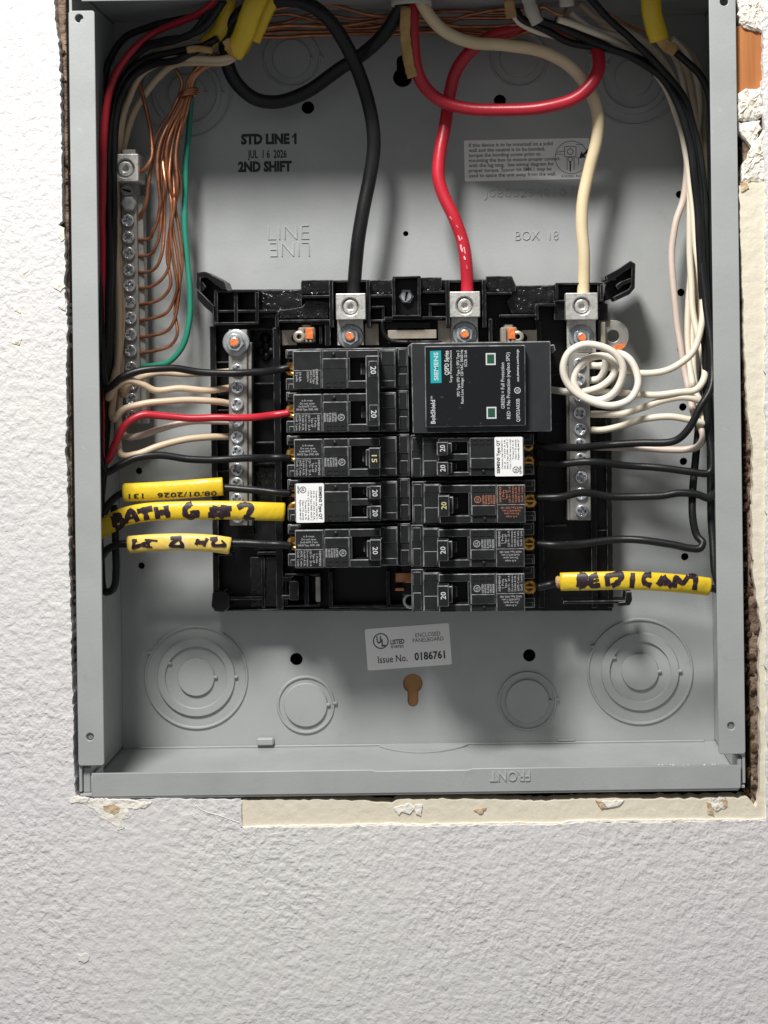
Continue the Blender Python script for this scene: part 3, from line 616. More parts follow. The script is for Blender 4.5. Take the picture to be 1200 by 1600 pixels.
# bus bars showing between the plastic
bb = B(); bb.pbox(606, 515, 682, 530, 63, 66, .3); bb.pbox(570, 505, 592, 540, 71, 74, .3); bb.pbox(684, 500, 706, 540, 71, 74, .3)
bb.build("cross_bar", [M['busbar']], base)
for px in (452, 827):
    B().pbox(px - 12, 515, px + 12, 540, 72, 75, .3).lathe(XZ(px + 10 * (-1 if px > 600 else 1), 528, 71), [(0, 71.6), (MM(7, 71), 71.6)], 18, mi=1).build("bus_stab", [M['busbar'], M['dark']], base)
for px, sg in ((480, 1), (796, -1)):
    t = B(); t.pbox(px - 14, 511, px + 12, 536, 60, 72, .8); t.pbox(px - 9, 506, px + 6, 513, 62, 72, .8)
    for i in range(3): t.pbox(px - 9 + i * 6, 512, px - 5 + i * 6, 535, 57.5 - i * .3, 64, .4)
    t.lathe(XZ(px - sg * 13, 526, 56), [(MM(4, 56), 57.5), (MM(9, 56), 57), (MM(10, 56), 58.5), (MM(10, 56), 66)], 20)
    cl = t.build("stab_clip", [M['busbar']], base)
    B().pbox(px - 2, 512, px + 9, 530, 56.2, 57.4, .3).build("torque_mark", [M['orange']], cl)
B().pbox(617, 894, 645, 911, 62, 78, .6).pbox(617, 918, 632, 923, 60, 78, .4).build("bus_end", [M['copper']], base)
c = XZ(642, 937, 70); B().lathe(c, [(MM(8, 70), 66), (MM(11, 70), 65.5), (MM(13, 70), 66.5), (MM(13, 70), 74)], 24).build("bus_screw", [M['steel']], base)
B().pbox(493, 901, 500, 940, 60, 63, .3).build("seat_clip", [M['tin']], base)

# line lugs
for (x0, y0, x1, y1, cpx, cpy, ny, nx, lab) in ((525, 458, 571, 500, 547, 479, 526, 548, "aluminium lug clamping the thick black cable at left"), (703, 455, 750, 496, 726, 477, 522, 726, "aluminium lug clamping the thick red cable in the middle"), (884, 457, 934, 500, 909, 478, 527, 908, "aluminium lug clamping the thick ivory cable at right")):
    t = thing("terminal_lug", lab, "terminal lug", tuple(P((x0 + x1) / 2, y1, 66)), "aluminium lugs for the thick feed cables")
    lug(x0, y0, x1, y1, 54, 69.5, t, cpx, cpy)
    B().pbox(x0 + 2, y1 - 1, x1 - 3, y1 + (52 if x0 > 800 else 40), 66, 69, .3).build("lug_tongue", [M['alu']], t)
    nut(nx, ny, 65.8, t, 20, nx % 7)

# ------------------------------------------------------------------ terminal bars
def bar(x0, x1, y0, y1, yf, yb, label, screws, dx=0, rail=None, sname="screw"):
    t = thing("terminal_bar", label, "terminal bar", tuple(P((x0 + x1) / 2, y1, yb)), "screw terminal bars in the box")
    pts = [(x0, y0), (x1, y0), (x1 + dx, y1), (x0 + dx, y1)]
    B().pprism(pts, yf, yb, .4).build("bar", [M['tin']], t)
    if rail: B().pprism([(rail[0], y0 + 20), (rail[1], y0 + 20), (rail[1] + dx, y1), (rail[0] + dx, y1)], yf + 2.5, yb - .2, .3).build("bar_rail", [M['tin']], t)
    rnd = random.Random(len(label))
    for i, (px, py) in enumerate(screws):
        c = XZ(px, py, yf); put("screw", SCR_M, None, c[0], yf + .1, c[1], t, rnd.uniform(0, 1.57), rnd.uniform(-.12, .12))
        if rail:
            rx = (rail[0] + rail[1]) / 2 + dx * (py - y0) / (y1 - y0)
    return t
lb = bar(357, 386, 515, 821, 60, 70, "left neutral bar with a big nut on top beside left breakers",
         [(371, y) for y in (578, 605, 632, 658, 683, 706, 733, 755, 780, 807)], 1, (387, 393))
nut(369, 535, 59.8, lb, 21, 3)
rbar = bar(888, 921, 552, 813, 60, 70, "right neutral bar beside the coiled white wire",
           [(905, y) for y in (569, 593, 618)] + [(905.5, 645), (906.5, 671), (906.5, 694), (907.5, 717), (908, 745.5), (908, 771), (909, 797.5)], 2.5, (884, 888))
gb = bar(189, 213, 285, 662, 72, 83, "long ground bar with bare copper wires at left",
         [(200, 345), (201, 371), (201.5, 396), (202, 422), (202.5, 447), (203, 472), (204, 497), (204.5, 523), (205, 548), (205.5, 574), (206, 600), (206, 624), (206, 650)], 7, (214, 223))
c = XZ(198.5, 298, 72); put("slot_screw", SLOT_M, None, c[0], 72.1, c[1], gb, .3)
c = XZ(202, 319, 72); B().lathe(c, [(0, 68.5), (3.6, 68.5), (4.8, 69.3), (4.8, 72.5)], 6, smooth=False).build("hex_screw", [M['steel']], gb)
lg = thing("terminal_lug", "aluminium lug on top of the left ground bar", "terminal lug", tuple(P(195, 284, 72)))
lug(174, 240, 216, 284, 62, 80, lg, 195, 263, 15); B().pbox(190, 233, 212, 242, 70, 82, .4).build("lug_tongue", [M['tin']], lg)
# bonding strap right of the ivory lug
bs = thing("bonding_strap", "round-ended metal bonding strap with an orange painted edge", "metal strap", tuple(P(958, 545, 72)))
c = XZ(958, 525, 70); r_ = MM(25, 70); xx = P(938, 525, 70).x
outl = [(xx, c[1] - r_)] + [(c[0] + r_ * math.cos(R(a)), c[1] + r_ * math.sin(R(a))) for a in range(-90, 91, 12)] + [(xx, c[1] + r_)]
link("strap", plate(outl, [circ(c, MM(9.5, 70), 22)], 70, 72, .3), M['tin'], bs)
B().pbox(939, 503, 946, 545, 62, 72, .4).build("folded_edge", [M['busbar']], bs)
link("torque_mark", plate(jag([(c[0] + r_ * .98 * math.cos(R(a)), c[1] + r_ * .98 * math.sin(R(a))) for a in range(-80, -21, 10)] + [(c[0] + r_ * .35, c[1] - r_ * .5), (c[0], c[1] - r_ * .62)], 1, .1), [], 69.85, 70.05), M['orange'], bs)

# ------------------------------------------------------------------ breakers (local frame: +x towards the terminal, z across, front -y, y=0 at the base)
CM2 = [M['case'], M['case_wear']]
def case(t, v0=0.0, tandem=False, W=12.3, name="case"):
    b = B(); k = dict(bev=.36, wear=1)
    def bx(u0, u1, va, vb, d0, d1, **kk): 
        q = dict(k); q.update(kk); b.box(u0 - 36, u1 - 36, -d1, -d0, v0 + va, v0 + vb, **q)
    bx(6.5, 64, -W, W, -17, 18); bx(0, 7, -W, W, -17, 20.2)
    bx(.8, 5.6, -W + .8, -1.2, 15, 20.9, bev=.3); bx(.8, 5.6, 3, W - 1.5, 15, 20.6, bev=.3)
    bx(7.05, 16.2, -11.2, 11.2, 12, 27); bx(7.5, 15.2, -10.4, -2.2, 24, 27.5, bev=.25); bx(7.5, 15.6, 6.8, 10.6, 24, 27.4, bev=.25)
    bx(64, 71.6, 5, W - .2, -15, 16); bx(64, 71.6, -W + .2, -6.4, -15, 15.2); bx(64, 71.3, -6.5, 5.1, -14, 7, bev=.1)
    bx(65, 70, W - 4, W - .6, 12, 17.2, bev=.25); bx(65.5, 70.5, -W + .8, -8.6, 12, 16.2, bev=.25)
    bx(34.3, 48.6, -6.4, 10.9, 12, 33.6); bx(34.35, 48.55, -10.9, -6.5, 12, 32.4); bx(34.7, 48.2, -6.2, -.7, 30, 34.0, bev=.25)
    bx(48.9, 65.2, -10.9, 10.9, 12, 34.1); 
    bx(49.2, 64.9, -10.6, -.3, 30, 34.5, bev=.22); bx(49.2, 64.9, .2, 10.6, 30, 34.5, bev=.22)
    # raised squares above the window
    for i in range(3):
        for (a0, a1, c0, c1) in ((0, 3, 0, .5), (0, 3, 2.5, 3), (0, .5, .5, 2.5), (2.5, 3, .5, 2.5)):
            bx(35.6 + i * 4 + a0, 35.6 + i * 4 + a1, 7 + c0, 7 + c1, 33, 33.95, bev=0)
    b.lathe((42 - 36, v0 - 8.6), [(0, -32.9), (1.1, -32.9), (1.4, -32.3)], 14)
    if tandem:
        bx(16.3, 34.2, 8.6, 11, 12, 33); bx(16.3, 34.2, -10.9, -8.6, 12, 32.6); bx(16.3, 34.2, -1.9, 1.9, 12, 32.8); bx(16.35, 34.1, -8.7, 8.7, 12, 21, bev=.1)
        bx(33, 34.25, -8.5, 8.5, 12, 32.9, bev=.2)
    else:
        bx(16.3, 34.2, 6.6, 11, 12, 33); bx(16.3, 34.2, -10.9, -6.5, 12, 32.6); bx(16.35, 34.1, -6.6, 6.6, 12, 21, bev=.1); bx(32.8, 34.25, -6.4, 6.5, 12, 32.9, bev=.2)
    b.build(name, CM2, t)
def handle(t, v0=0.0, num="20", nm='wnum', hw=5.9, tie=False, u0=15.6, d=42.5):
    b = B(); k = dict(bev=.4, wear=1)
    b.box(u0 - 36, u0 + 6.3 - 36, -d, -21, v0 - hw, v0 + hw, **k)
    b.box(u0 + 6 - 36, u0 + 11 - 36, -27, -20, v0 - hw * .55, v0 + hw * .55, **k)
    b.box(u0 + 6 - 36, u0 + 8.4 - 36, -d + 5, -20, v0 - hw * .8, v0 + hw * .8, **k)
    hd = b.build("handle", CM2, t)
    Letters().add(num, 2.9, (u0 + 3.2 - 36, v0 + .3), -d - .05, 90, 4.2 if hw > 5 else 3.8, bold=.012).build("rating_number", M[nm], hd)
def term(t, v0=0.0, r=4.6):
    b = B().lathe((68.2 - 36, v0 - .6), [(0, -10.6), (r * .35, -10.6), (r * .4, -11.8), (r * .85, -12.2), (r, -11.2), (r, -6)], 22)
    b.box(68.2 - 36 - r * .8, 68.2 - 36 + r * .8, -12.0, -11.0, v0 - .6 - .5, v0 - .6 + .5, 0)
    b.build("terminal_screw", [M['brass']], t)
def small_print(t, v0, m, single=True, big="SIEMENS"):
    le = Letters(); y = -34.55
    if single:
        for i, s_ in enumerate(["SIEMENS", "1 Pole", "Type QP", "120 V~  20 A", "Do not remove", "10,000 A I.R.", "60/75 C wire", "Cu-Al  1 pole"]):
            le.add(s_, 1.15, (50.9 + i * 1.78 - 36, v0 + 5.4), y, 90, min(9, 9 - (i in (1, 2)) * 3.6), bold=.018, ex=.03, res=1)
        for i, s_ in enumerate(["HACR Type, SWD, HID", "Cu-Al 60/75 C wire", "Do not open", "in. lb. torque"]):
            le.add(s_, 1.1, (57.2 - 36, v0 - 2.2 - i * 1.7), y, 180, 12.5 - i * 2.1, bold=.018, ex=.03, res=1)
        y2 = -33.68
        le.ring((38 - 36, v0 + 2.6), 2.0, .42, y2, 18, .03); le.add("UL", 1.6, (38 - 36, v0 + 2.6), y2, 90, 2.2, bold=.03, ex=.03, res=1)
        for i, s_ in enumerate(["LISTED", "ISSUE NO", "E-3425", "CIRCUIT", "BREAKER"]):
            le.add(s_, 1.05, (41.2 + i * 1.55 - 36, v0 + 2.6), y2, 90, 5.2, bold=.03, ex=.03, res=1)
    le.build("small_print", m, t)
def white_label(t, v0=0.0):
    lab_ = link("label", plate(rrect(48.4 - 36, v0 - 11.2, 64.4 - 36, v0 + 11.2, .8), [], -34.75, -34.45), M['wsticker'], t)
    le = Letters(); y = -34.8
    le.add("SIEMENS Type QT", 1.7, (50.4 - 36, v0), y, 90, 19, bold=.03, ex=.03)
    for i, s_ in enumerate(["Common trip 120/240 V~", "20 A   10,000 A I.R.", "HACR Type SWD 60/75 C", "Use Cu-Al wire only", "Torque 25 in. lb.", "Class CTL panels", "Replace only with QT"]):
        le.add(s_, .95, (52.6 + i * 1.55 - 36, v0 + (1.5 if i < 4 else 4)), y, 90, 17 if i < 4 else 11.5, ex=.03, res=1, bold=.01)
    le.ring((60.4 - 36, v0 - 7.6), 1.9, .4, y, 18, .03); le.add("UL", 1.5, (60.4 - 36, v0 - 7.6), y, 90, 2, bold=.03, ex=.03)
    le.add("LISTED", 1.0, (63 - 36, v0 - 7.6), y, 90, 4.4, bold=.03, ex=.03)
    le.build("label_print", M['print'], lab_)
def place(t, px, py, left, tilt=0):
    p = P(px, py, 25); t.scale = (.977, 1, .977); t.location = Vector((p.x, 59, p.z)) * .001; t.rotation_euler = (0, math.pi if left else 0, 0)
    t.rotation_euler.y += R(tilt)
GRP = "circuit breakers in two columns"
def new_breaker(label): return thing("circuit_breaker", label, "circuit breaker", (0, 0, 0), GRP)
def single(label, px, py, left, num="20", nm='wnum', pm='wprint', tilt=0):
    t = new_breaker(label); case(t); handle(t, 0, num, nm); term(t); small_print(t, 0, M[pm]); place(t, px, py, left, tilt); return t
def tandem(label, px, py, left):
    t = new_breaker(label); case(t, tandem=True)
    handle(t, 5.3, hw=3.8, d=41); handle(t, -6.0, hw=3.8, d=41); term(t, 6.0, 4.2); term(t, -4.6, 4.2); white_label(t); place(t, px, py, left); return t
single("black 15 amp single breaker below the two-pole breaker in left column", 539.5, 715, True, "15", 'ynum')
tandem("black twin breaker with a bright white label in left column", 540.5, 785, True)
single("black 20 amp single breaker at the bottom of the left column", 541, 857, True)
tandem("black twin breaker with a white label directly below the surge protector", 739, 714, False)
single("black breaker with red print and yellow 20, second below surge protector", 741, 788, False, "20", 'ynum', 'rprint')
single("black 20 amp breaker between the red-print breaker and the lowest right breaker", 739.5, 857, False)
single("black 20 amp breaker lowest in the right column", 740, 927, False, tilt=-.25)
# two-pole breaker
t = new_breaker("two-pole breaker at top left with one tied handle across both poles")
pv = 12.4
case(t, pv, W=12.1); case(t, -pv, W=12.1)
b = B(); b.box(15.6 - 36, 23 - 36, -43, -21, -pv - 7.6, pv + 7.6, bev=.5, wear=1)
for v in (pv, -pv):
    b.box(22 - 36, 27 - 36, -27, -20, v - 3.4, v + 3.4, bev=.4, wear=1); b.box(16.2 - 36, 21.2 - 36, -43.5, -42, v - 4.6, v + 4.6, bev=.25, wear=1)
hd = b.build("tied_handle", CM2, t); le = Letters()
for v in (pv, -pv): le.add("20", 3.1, (18.6 - 36, v + .6), -43.55, 90, 4.4, bold=.012)
le.build("rating_number", M['wnum'], hd)
term(t, pv); term(t, -pv)
small_print(t, pv - 11 + 11, M['wprint']) ; le = Letters()
for i, s_ in enumerate(["SIEMENS", "HACR Type", "60/75 C Cu-Al", "120/240 V~"]): le.add(s_, 1.2, (51.5 + i * 1.7 - 36, -pv - 1.0 + 5), -34.55, 90, 9 - i, bold=.018, ex=.03, res=1)
for i, s_ in enumerate(["10 kA", "2 pole"]): le.add(s_, 1.3, (61 + i * 1.8 - 36, -pv + 4), -34.55, 90, 5.5, bold=.018, ex=.03, res=1)
le.build("small_print", M['wprint'], t)
place(t, 538, 611, True)
t = None
# surge protector
p0 = P(750, 675, 40)
sp = thing("surge_protector", "black surge protection module with teal brand panel above right breakers", "surge protector", tuple(P(750, 678, 76)))
SP2 = [M['spd'], M['case_wear']]
B().pprism([(642, 536), (860, 533), (862, 674), (645, 677)], 27, 76, .5, wear=1).build("body", SP2, sp)
B().pprism([(663.5, 541), (820.5, 539), (821.5, 665), (665, 668)], 20, 28, .45, wear=1).build("front_panel", [M['spd_face'], M['case_wear']], sp)
B().pprism([(856, 540), (866, 538), (868, 548), (862, 552)], 38, 76, .4, wear=1).build("side_lug", SP2, sp)
B().pprism([(637, 541), (643, 536), (644, 560), (638, 556)], 34, 76, .4, wear=1).build("side_clip", SP2, sp)
yf = 19.9; rt = 90.75 - .75
tp = link("brand_panel", plate([XZ(672, 548.5, yf), XZ(689, 547.8, yf), XZ(690, 598.2, yf), XZ(673, 598.8, yf)], [], yf - .12, yf), M['teal'], sp)
Letters().add("SIEMENS", MM(6.6, yf), XZ(681.3, 572.5, yf), yf - .16, rt, MM(44, yf), bold=.018, ex=.03).build("brand_lettering", M['wnum'], tp)
le = Letters(); y = yf - .05
le.add("BoltShield", MM(7, y), XZ(676.5, 643.5, y), y, rt, MM(37, y), bold=.012, ex=.03).add("TM", MM(3, y), XZ(674.5, 621.5, y), y, rt, MM(5, y), ex=.03)
le.add("QSPD Series", MM(6.6, y), XZ(697.7, 567, y), y, rt, MM(38, y), bold=.018, ex=.03)
le.add("Surge Protective Device", MM(4, y), XZ(704, 572.5, y), y, rt, MM(50, y), ex=.03, bold=.0)
le.add("SPD Type: SPD Type 1; SPD Type 2", MM(4.2, y), XZ(715.7, 583.5, y), y, rt, MM(72, y), ex=.03, bold=.004)
le.add("Rated Line Voltage: 120 VAC, 50/60 Hz", MM(4.2, y), XZ(721.7, 588.5, y), y, rt, MM(84, y), ex=.03, bold=.004)
le.add("SCCR: 22 kA", MM(4.2, y), XZ(727.5, 560, y), y, rt, MM(26, y), ex=.03, bold=.004)
le.add("GREEN = Full Protection", MM(5.6, y), XZ(785.3, 602.5, y), y, rt, MM(72, y), bold=.0, ex=.03)
le.add("RED = No Protection (replace SPD)", MM(5.6, y), XZ(794, 602.5, y), y, rt, MM(104, y), bold=.0, ex=.03)
le.add("QSPD2A035B", MM(5.4, y), XZ(809.3, 641, y), y, rt, MM(36, y), bold=.004, ex=.03)
le.ring(XZ(808.5, 610, y), MM(5, y), .4, y, 20, .03); le.add("UL", MM(4.2, y), XZ(808.3, 610, y), y, rt, MM(5, y), bold=.012, ex=.03)
le.add("usa.siemens.com/surge", MM(3.8, y), XZ(808.6, 571, y), y, rt, MM(50, y), ex=.03, bold=.01)
le.build("printed_lettering", M['wnum'], sp)
for cy, cxp in ((561, 766.7), (645, 768)):
    a = XZ(cxp - 7.6, cy + 9.4, yf); b_ = XZ(cxp + 7.6, cy - 9.4, yf)
    fr = link("status_window", plate([(a[0], a[1]), (b_[0], a[1]), (b_[0], b_[1]), (a[0], b_[1])], [[(a[0] + .75, a[1] + .75), (b_[0] - .75, a[1] + .75), (b_[0] - .75, b_[1] - .75), (a[0] + .75, b_[1] - .75)]], yf - .12, yf), M['wnum'], sp)
    B().box(a[0] + .7, b_[0] - .7, yf - .06, yf + .01, a[1] + .7, b_[1] - .7, 0).build("window_pane", [M['green']], fr)

# ------------------------------------------------------------------ wires
def wire(name, label, m, pts, r, cat="wire", group=None, per=8, seg=12, wob=0):
    q = []
    for x, y, d in pts:
        if 560 < y < 930 and d > 50 and m == 'wblack' or (m == 'wred' and 640 < y < 656 and x > 380):
            if 428 <= x <= 460 or 828 <= x <= 875: d = max(44, d - 15)
            elif 385 <= x < 428 or 875 < x <= 925: d = max(46, d - 6)
        q.append((x, y, d))
    path = spline([P(*p) for p in q], per); am = .55 if r < 3 else .3
    for i in range(1, len(path) - 1):
        v = path[i]; path[i] = v + Vector(noise.noise_vector(v * .055 + Vector((len(label), 0, r)))) * am * min(1, i / 6, (len(path) - 1 - i) / 6)
    o = link(name, tube(path, r, seg, wob=wob), M[m]); return tag(o, label, cat, group)
RB, RWH = 2.15, 2.0
# thick feed cables
G = "thick feed cables with loops"
wire("feed_cable", "thick black cable looping from top centre down into the left lug", 'wblack',
     [(640, -40, 42), (627, 8, 44), (606, 45, 52), (575, 78, 60), (530, 108, 68), (480, 143, 74), (435, 159, 76), (398, 154, 74), (371, 132, 70), (356, 102, 66), (352, 70, 60), (362, 36, 52), (395, 10, 44), (440, 0, 38), (480, 6, 36), (513, 30, 38), (541, 70, 44), (562, 118, 52), (578, 170, 58), (584, 225, 61), (577, 280, 62), (566, 335, 61), (558, 390, 61), (554, 430, 62), (553, 462, 62)], 4.05, "cable", G, seg=18)
wire("feed_cable", "thick red cable looping round itself into the middle lug", 'wred',
     [(644, -40, 46), (643, 10, 46), (645, 60, 48), (649, 100, 50), (660, 130, 52), (684, 155, 54), (720, 168, 54), (780, 172, 52), (850, 168, 48), (900, 153, 44), (928, 125, 44), (936, 95, 50), (925, 68, 58), (890, 50, 64), (850, 40, 66), (812, 44, 66), (770, 56, 66), (735, 80, 68), (712, 112, 70), (702, 150, 70), (696, 190, 68), (687, 240, 64), (685, 275, 62), (694, 308, 61), (710, 340, 60), (722, 375, 61), (728, 410, 61), (730, 440, 62), (730, 462, 62)], 3.75, "cable", G, seg=18)
wire("feed_cable", "thick ivory cable bending from top centre down into the right lug", 'wivory',
     [(652, -40, 42), (657, 0, 42), (672, 26, 46), (696, 50, 52), (735, 66, 56), (790, 71, 58), (845, 80, 58), (890, 104, 56), (920, 140, 56), (934, 180, 58), (933, 215, 60), (922, 260, 62), (912, 305, 62), (909, 350, 61), (912, 395, 61), (912, 430, 62), (911, 462, 62)], 3.6, "cable", G, seg=18)
# top centre cable jacket and paper
jk = tag(link("cable_jacket", tube(spline([P(640, -60, 40), P(642, -20, 40), P(643, 9, 40)], 5), 0, 20, 1.0, flat=(11.5, 6.5)), M['jacket']), "cut end of the grey white feed cable jacket at top centre", "cable jacket")
def strip(name, pts, wid, m, label, cat, th=.5, tw=0.0, seed=0, group=None):
    """bent ribbon of paper or jacket with thickness"""
    path = spline([P(*p) for p in pts], 5); o = link(name, tube(path, 0, 10, flat=(wid, th), wob=.05 if m == 'yellow' else .16, seed=seed), M[m]); return tag(o, label, cat, group)
strip("paper_strip", [(634, 10, 40), (633, 50, 42), (636, 80, 44), (640, 105, 46), (645, 121, 47)], 3.0, 'kraft', "brown kraft paper strip hanging beside the thick red cable", "paper", .6, seed=3)
strip("paper_strip", [(796, 0, 40), (797, 15, 42), (800, 28, 44)], 3.2, 'kraft', "small torn paper end at the top right of the ivory cable", "paper", .7, seed=4)
strip("cable_jacket", [(820, -30, 34), (826, 0, 36), (833, 22, 38), (840, 36, 40)], 3.8, 'jacket', "white jacket end right of the torn paper at top", "cable jacket", 2.5, seed=5)
strip("cable_jacket", [(878, -40, 32), (884, -10, 34), (886, 10, 36)], 4.2, 'jacket', "white jacket end nearest the yellow sleeve at top right", "cable jacket", 3, seed=6)
strip("yellow_sleeve", [(1015, -60, 30), (1017, -20, 32), (1019, 20, 36), (1030, 62, 42)], 6.0, 'yellow', "yellow cable jacket hanging at the top right corner", "cable jacket", 3.6, seed=7)
strip("paper_strip", [(1032, 58, 40), (1040, 70, 42), (1056, 80, 44)], 3.6, 'kraft', "brown paper end below the yellow jacket at top right", "paper", .8, seed=8)
strip("yellow_sleeve", [(412, -60, 28), (404, -10, 30), (392, 20, 34), (380, 55, 40), (364, 84, 46)], 6.2, 'yellow', "wide yellow cable jacket hanging at top left, the longest one", "cable jacket", 3.6, seed=9)
strip("yellow_sleeve", [(446, -60, 36), (422, 0, 38), (408, 30, 42), (394, 62, 46)], 5.0, 'yellow', "yellow cable jacket behind and right of the longest yellow jacket", "cable jacket", 3.2, seed=10)
strip("yellow_sleeve", [(366, -30, 46), (356, 10, 48), (345, 45, 52), (318, 72, 56)], 4.6, 'yellow', "shaded yellow jacket behind the others at top left", "cable jacket", 2.6, seed=11)
strip("paper_strip", [(352, 62, 40), (362, 78, 42), (372, 90, 44)], 2.2, 'kraft', "brown paper edge at the end of the longest yellow jacket", "paper", .6, seed=12)
strip("paper_strip", [(292, 78, 46), (310, 76, 46), (332, 79, 46)], 2.0, 'kraft', "short brown paper tongue lying on black wires at top left", "paper", .9, seed=13)
strip("paper_strip", [(392, 60, 50), (386, 76, 50), (382, 82, 50)], 1.8, 'kraft', "brown paper scrap under the second yellow jacket", "paper", .5, seed=14)
# bare copper running along the top
G = "bare copper wires along the top"
for i, (pts, lab) in enumerate([
    ([(330, 50, 70), (400, 48, 72), (470, 40, 74), (560, 38, 74), (640, 44, 74), (720, 50, 72), (800, 56, 70), (840, 46, 66)], "lowest of the bare copper wires crossing at the top"),
    ([(380, 56, 66), (440, 58, 70), (520, 54, 72), (620, 52, 72), (680, 50, 70), (740, 56, 70), (790, 60, 68), (830, 48, 62)], "bare copper wire sagging lowest under the ivory cable"),
    ([(380, 40, 66), (440, 36, 68), (500, 22, 70), (560, 30, 70), (610, 24, 72), (700, 18, 70), (780, 20, 66), (850, 12, 60)], "bare copper wire that waves near the top edge"),
    ([(400, 20, 56), (480, 6, 56), (520, 8, 58), (580, 24, 60), (640, 28, 64), (720, 42, 68), (790, 40, 64), (830, 34, 60)], "bare copper wire arching from top left behind black cable"),
    ([(385, 48, 60), (450, 40, 64), (540, 40, 68), (600, 30, 70), (700, 34, 70), (730, 24, 68), (800, 14, 62), (845, 20, 58)], "bare copper wire second from the top right end"),
    ([(390, 30, 62), (450, 22, 66), (500, 34, 70), (560, 44, 72), (620, 36, 72), (690, 30, 70), (760, 28, 68), (835, 28, 60)], "bare copper wire dipping in the middle between the black cables"),
    ([(386, 52, 74), (450, 50, 76), (530, 48, 77), (610, 46, 77), (690, 44, 76), (760, 48, 74), (830, 52, 70)], "nearly straight bare copper wire at the back of the top bundle")]):
    wire("bare_copper_wire", lab, 'copper', pts, 1.2, "wire", G, seg=8)
wire("bare_copper_wire", "bare copper scrap bundle end at the top right", 'copper', [(838, 14, 40), (850, 12, 38), (866, 20, 38), (880, 24, 40), (884, 14, 42)], 1.0, "wire", G, seg=8)
wire("bare_copper_wire", "thin copper coloured wire following the black bundle at right", 'copper', [(930, 6, 44), (960, 28, 48), (990, 44, 54), (1022, 56, 58), (1040, 66, 60)], .9, "wire", G, seg=8)

# left bundle along the side wall
G = "wires bundled along the left side"
wire("insulated_wire", "red wire swinging down the left side to the second breaker pole", 'wred',
     [(345, -10, 40), (322, 14, 46), (285, 32, 54), (240, 52, 60), (205, 81, 58), (180, 118, 58), (167, 165, 57), (162, 230, 56), (160, 330, 56), (162, 450, 56), (160, 560, 52), (158, 640, 48), (157, 690, 44), (161, 720, 44), (170, 718, 42), (180, 695, 42), (196, 664, 43), (221, 649, 45), (253, 650, 48), (297, 653, 51), (347, 653, 53), (397, 652, 55), (430, 648, 57), (452, 645, 60)], RB, group=G)
lw = [("black wire from the top left bundle to the upper pole of the two-pole breaker", 'wblack', [(350, 0, 36), (322, 40, 42), (280, 62, 50), (230, 74, 58), (195, 105, 64), (176, 160, 68), (166, 230, 68), (163, 330, 66), (164, 440, 60), (161, 530, 52), (160, 580, 46), (168, 606, 42), (190, 590, 40), (223, 578, 42), (267, 575, 46), (313, 581, 50), (363, 583, 52), (413, 580, 55), (440, 576, 58), (452, 574, 60)]),
      ("black wire from the left bundle to the fifteen amp breaker", 'wblack', [(340, -5, 44), (300, 52, 50), (255, 64, 56), (215, 76, 62), (182, 112, 66), (164, 180, 66), (157, 280, 64), (158, 400, 58), (156, 540, 50), (155, 650, 44), (157, 715, 40), (166, 738, 40), (186, 728, 41), (213, 715, 43), (253, 712, 47), (297, 717, 50), (347, 718, 53), (397, 715, 56), (430, 715, 58), (454, 716, 61)]),
      ("black wire in the left bundle reaching the wire inside the short yellow sleeve", 'wblack', [(330, 70, 52), (270, 82, 58), (220, 96, 62), (190, 130, 64), (172, 200, 62), (170, 300, 60), (172, 420, 56), (166, 560, 52), (158, 680, 48), (157, 760, 46), (163, 800, 44), (172, 785, 44), (190, 771, 44), (215, 768, 43), (300, 764, 43), (345, 762, 46), (390, 765, 52), (430, 769, 57), (454, 771, 61)]),
      ("black wire on the left hanging in a loop below the lowest yellow sleeve", 'wblack', [(310, 24, 56), (240, 40, 62), (196, 58, 66), (172, 92, 70), (160, 150, 72), (154, 260, 72), (153, 420, 66), (152, 600, 60), (153, 760, 56), (158, 870, 54), (164, 925, 52), (176, 922, 50), (182, 890, 50), (180, 830, 52), (178, 790, 56)]),
      ("black wire on the left ending inside the lowest yellow sleeve", 'wblack', [(340, 60, 48), (280, 92, 54), (240, 100, 60), (205, 122, 62), (184, 170, 62), (178, 260, 62), (178, 360, 60), (174, 500, 58), (168, 640, 56), (160, 760, 52), (158, 870, 48), (168, 858, 45), (186, 850, 44), (210, 849, 43), (280, 849, 42), (350, 848, 46), (400, 849, 52), (432, 851, 57), (456, 853, 61)])]
for lab, m, pts in lw: wire("insulated_wire", lab, m, pts, RB, group=G)
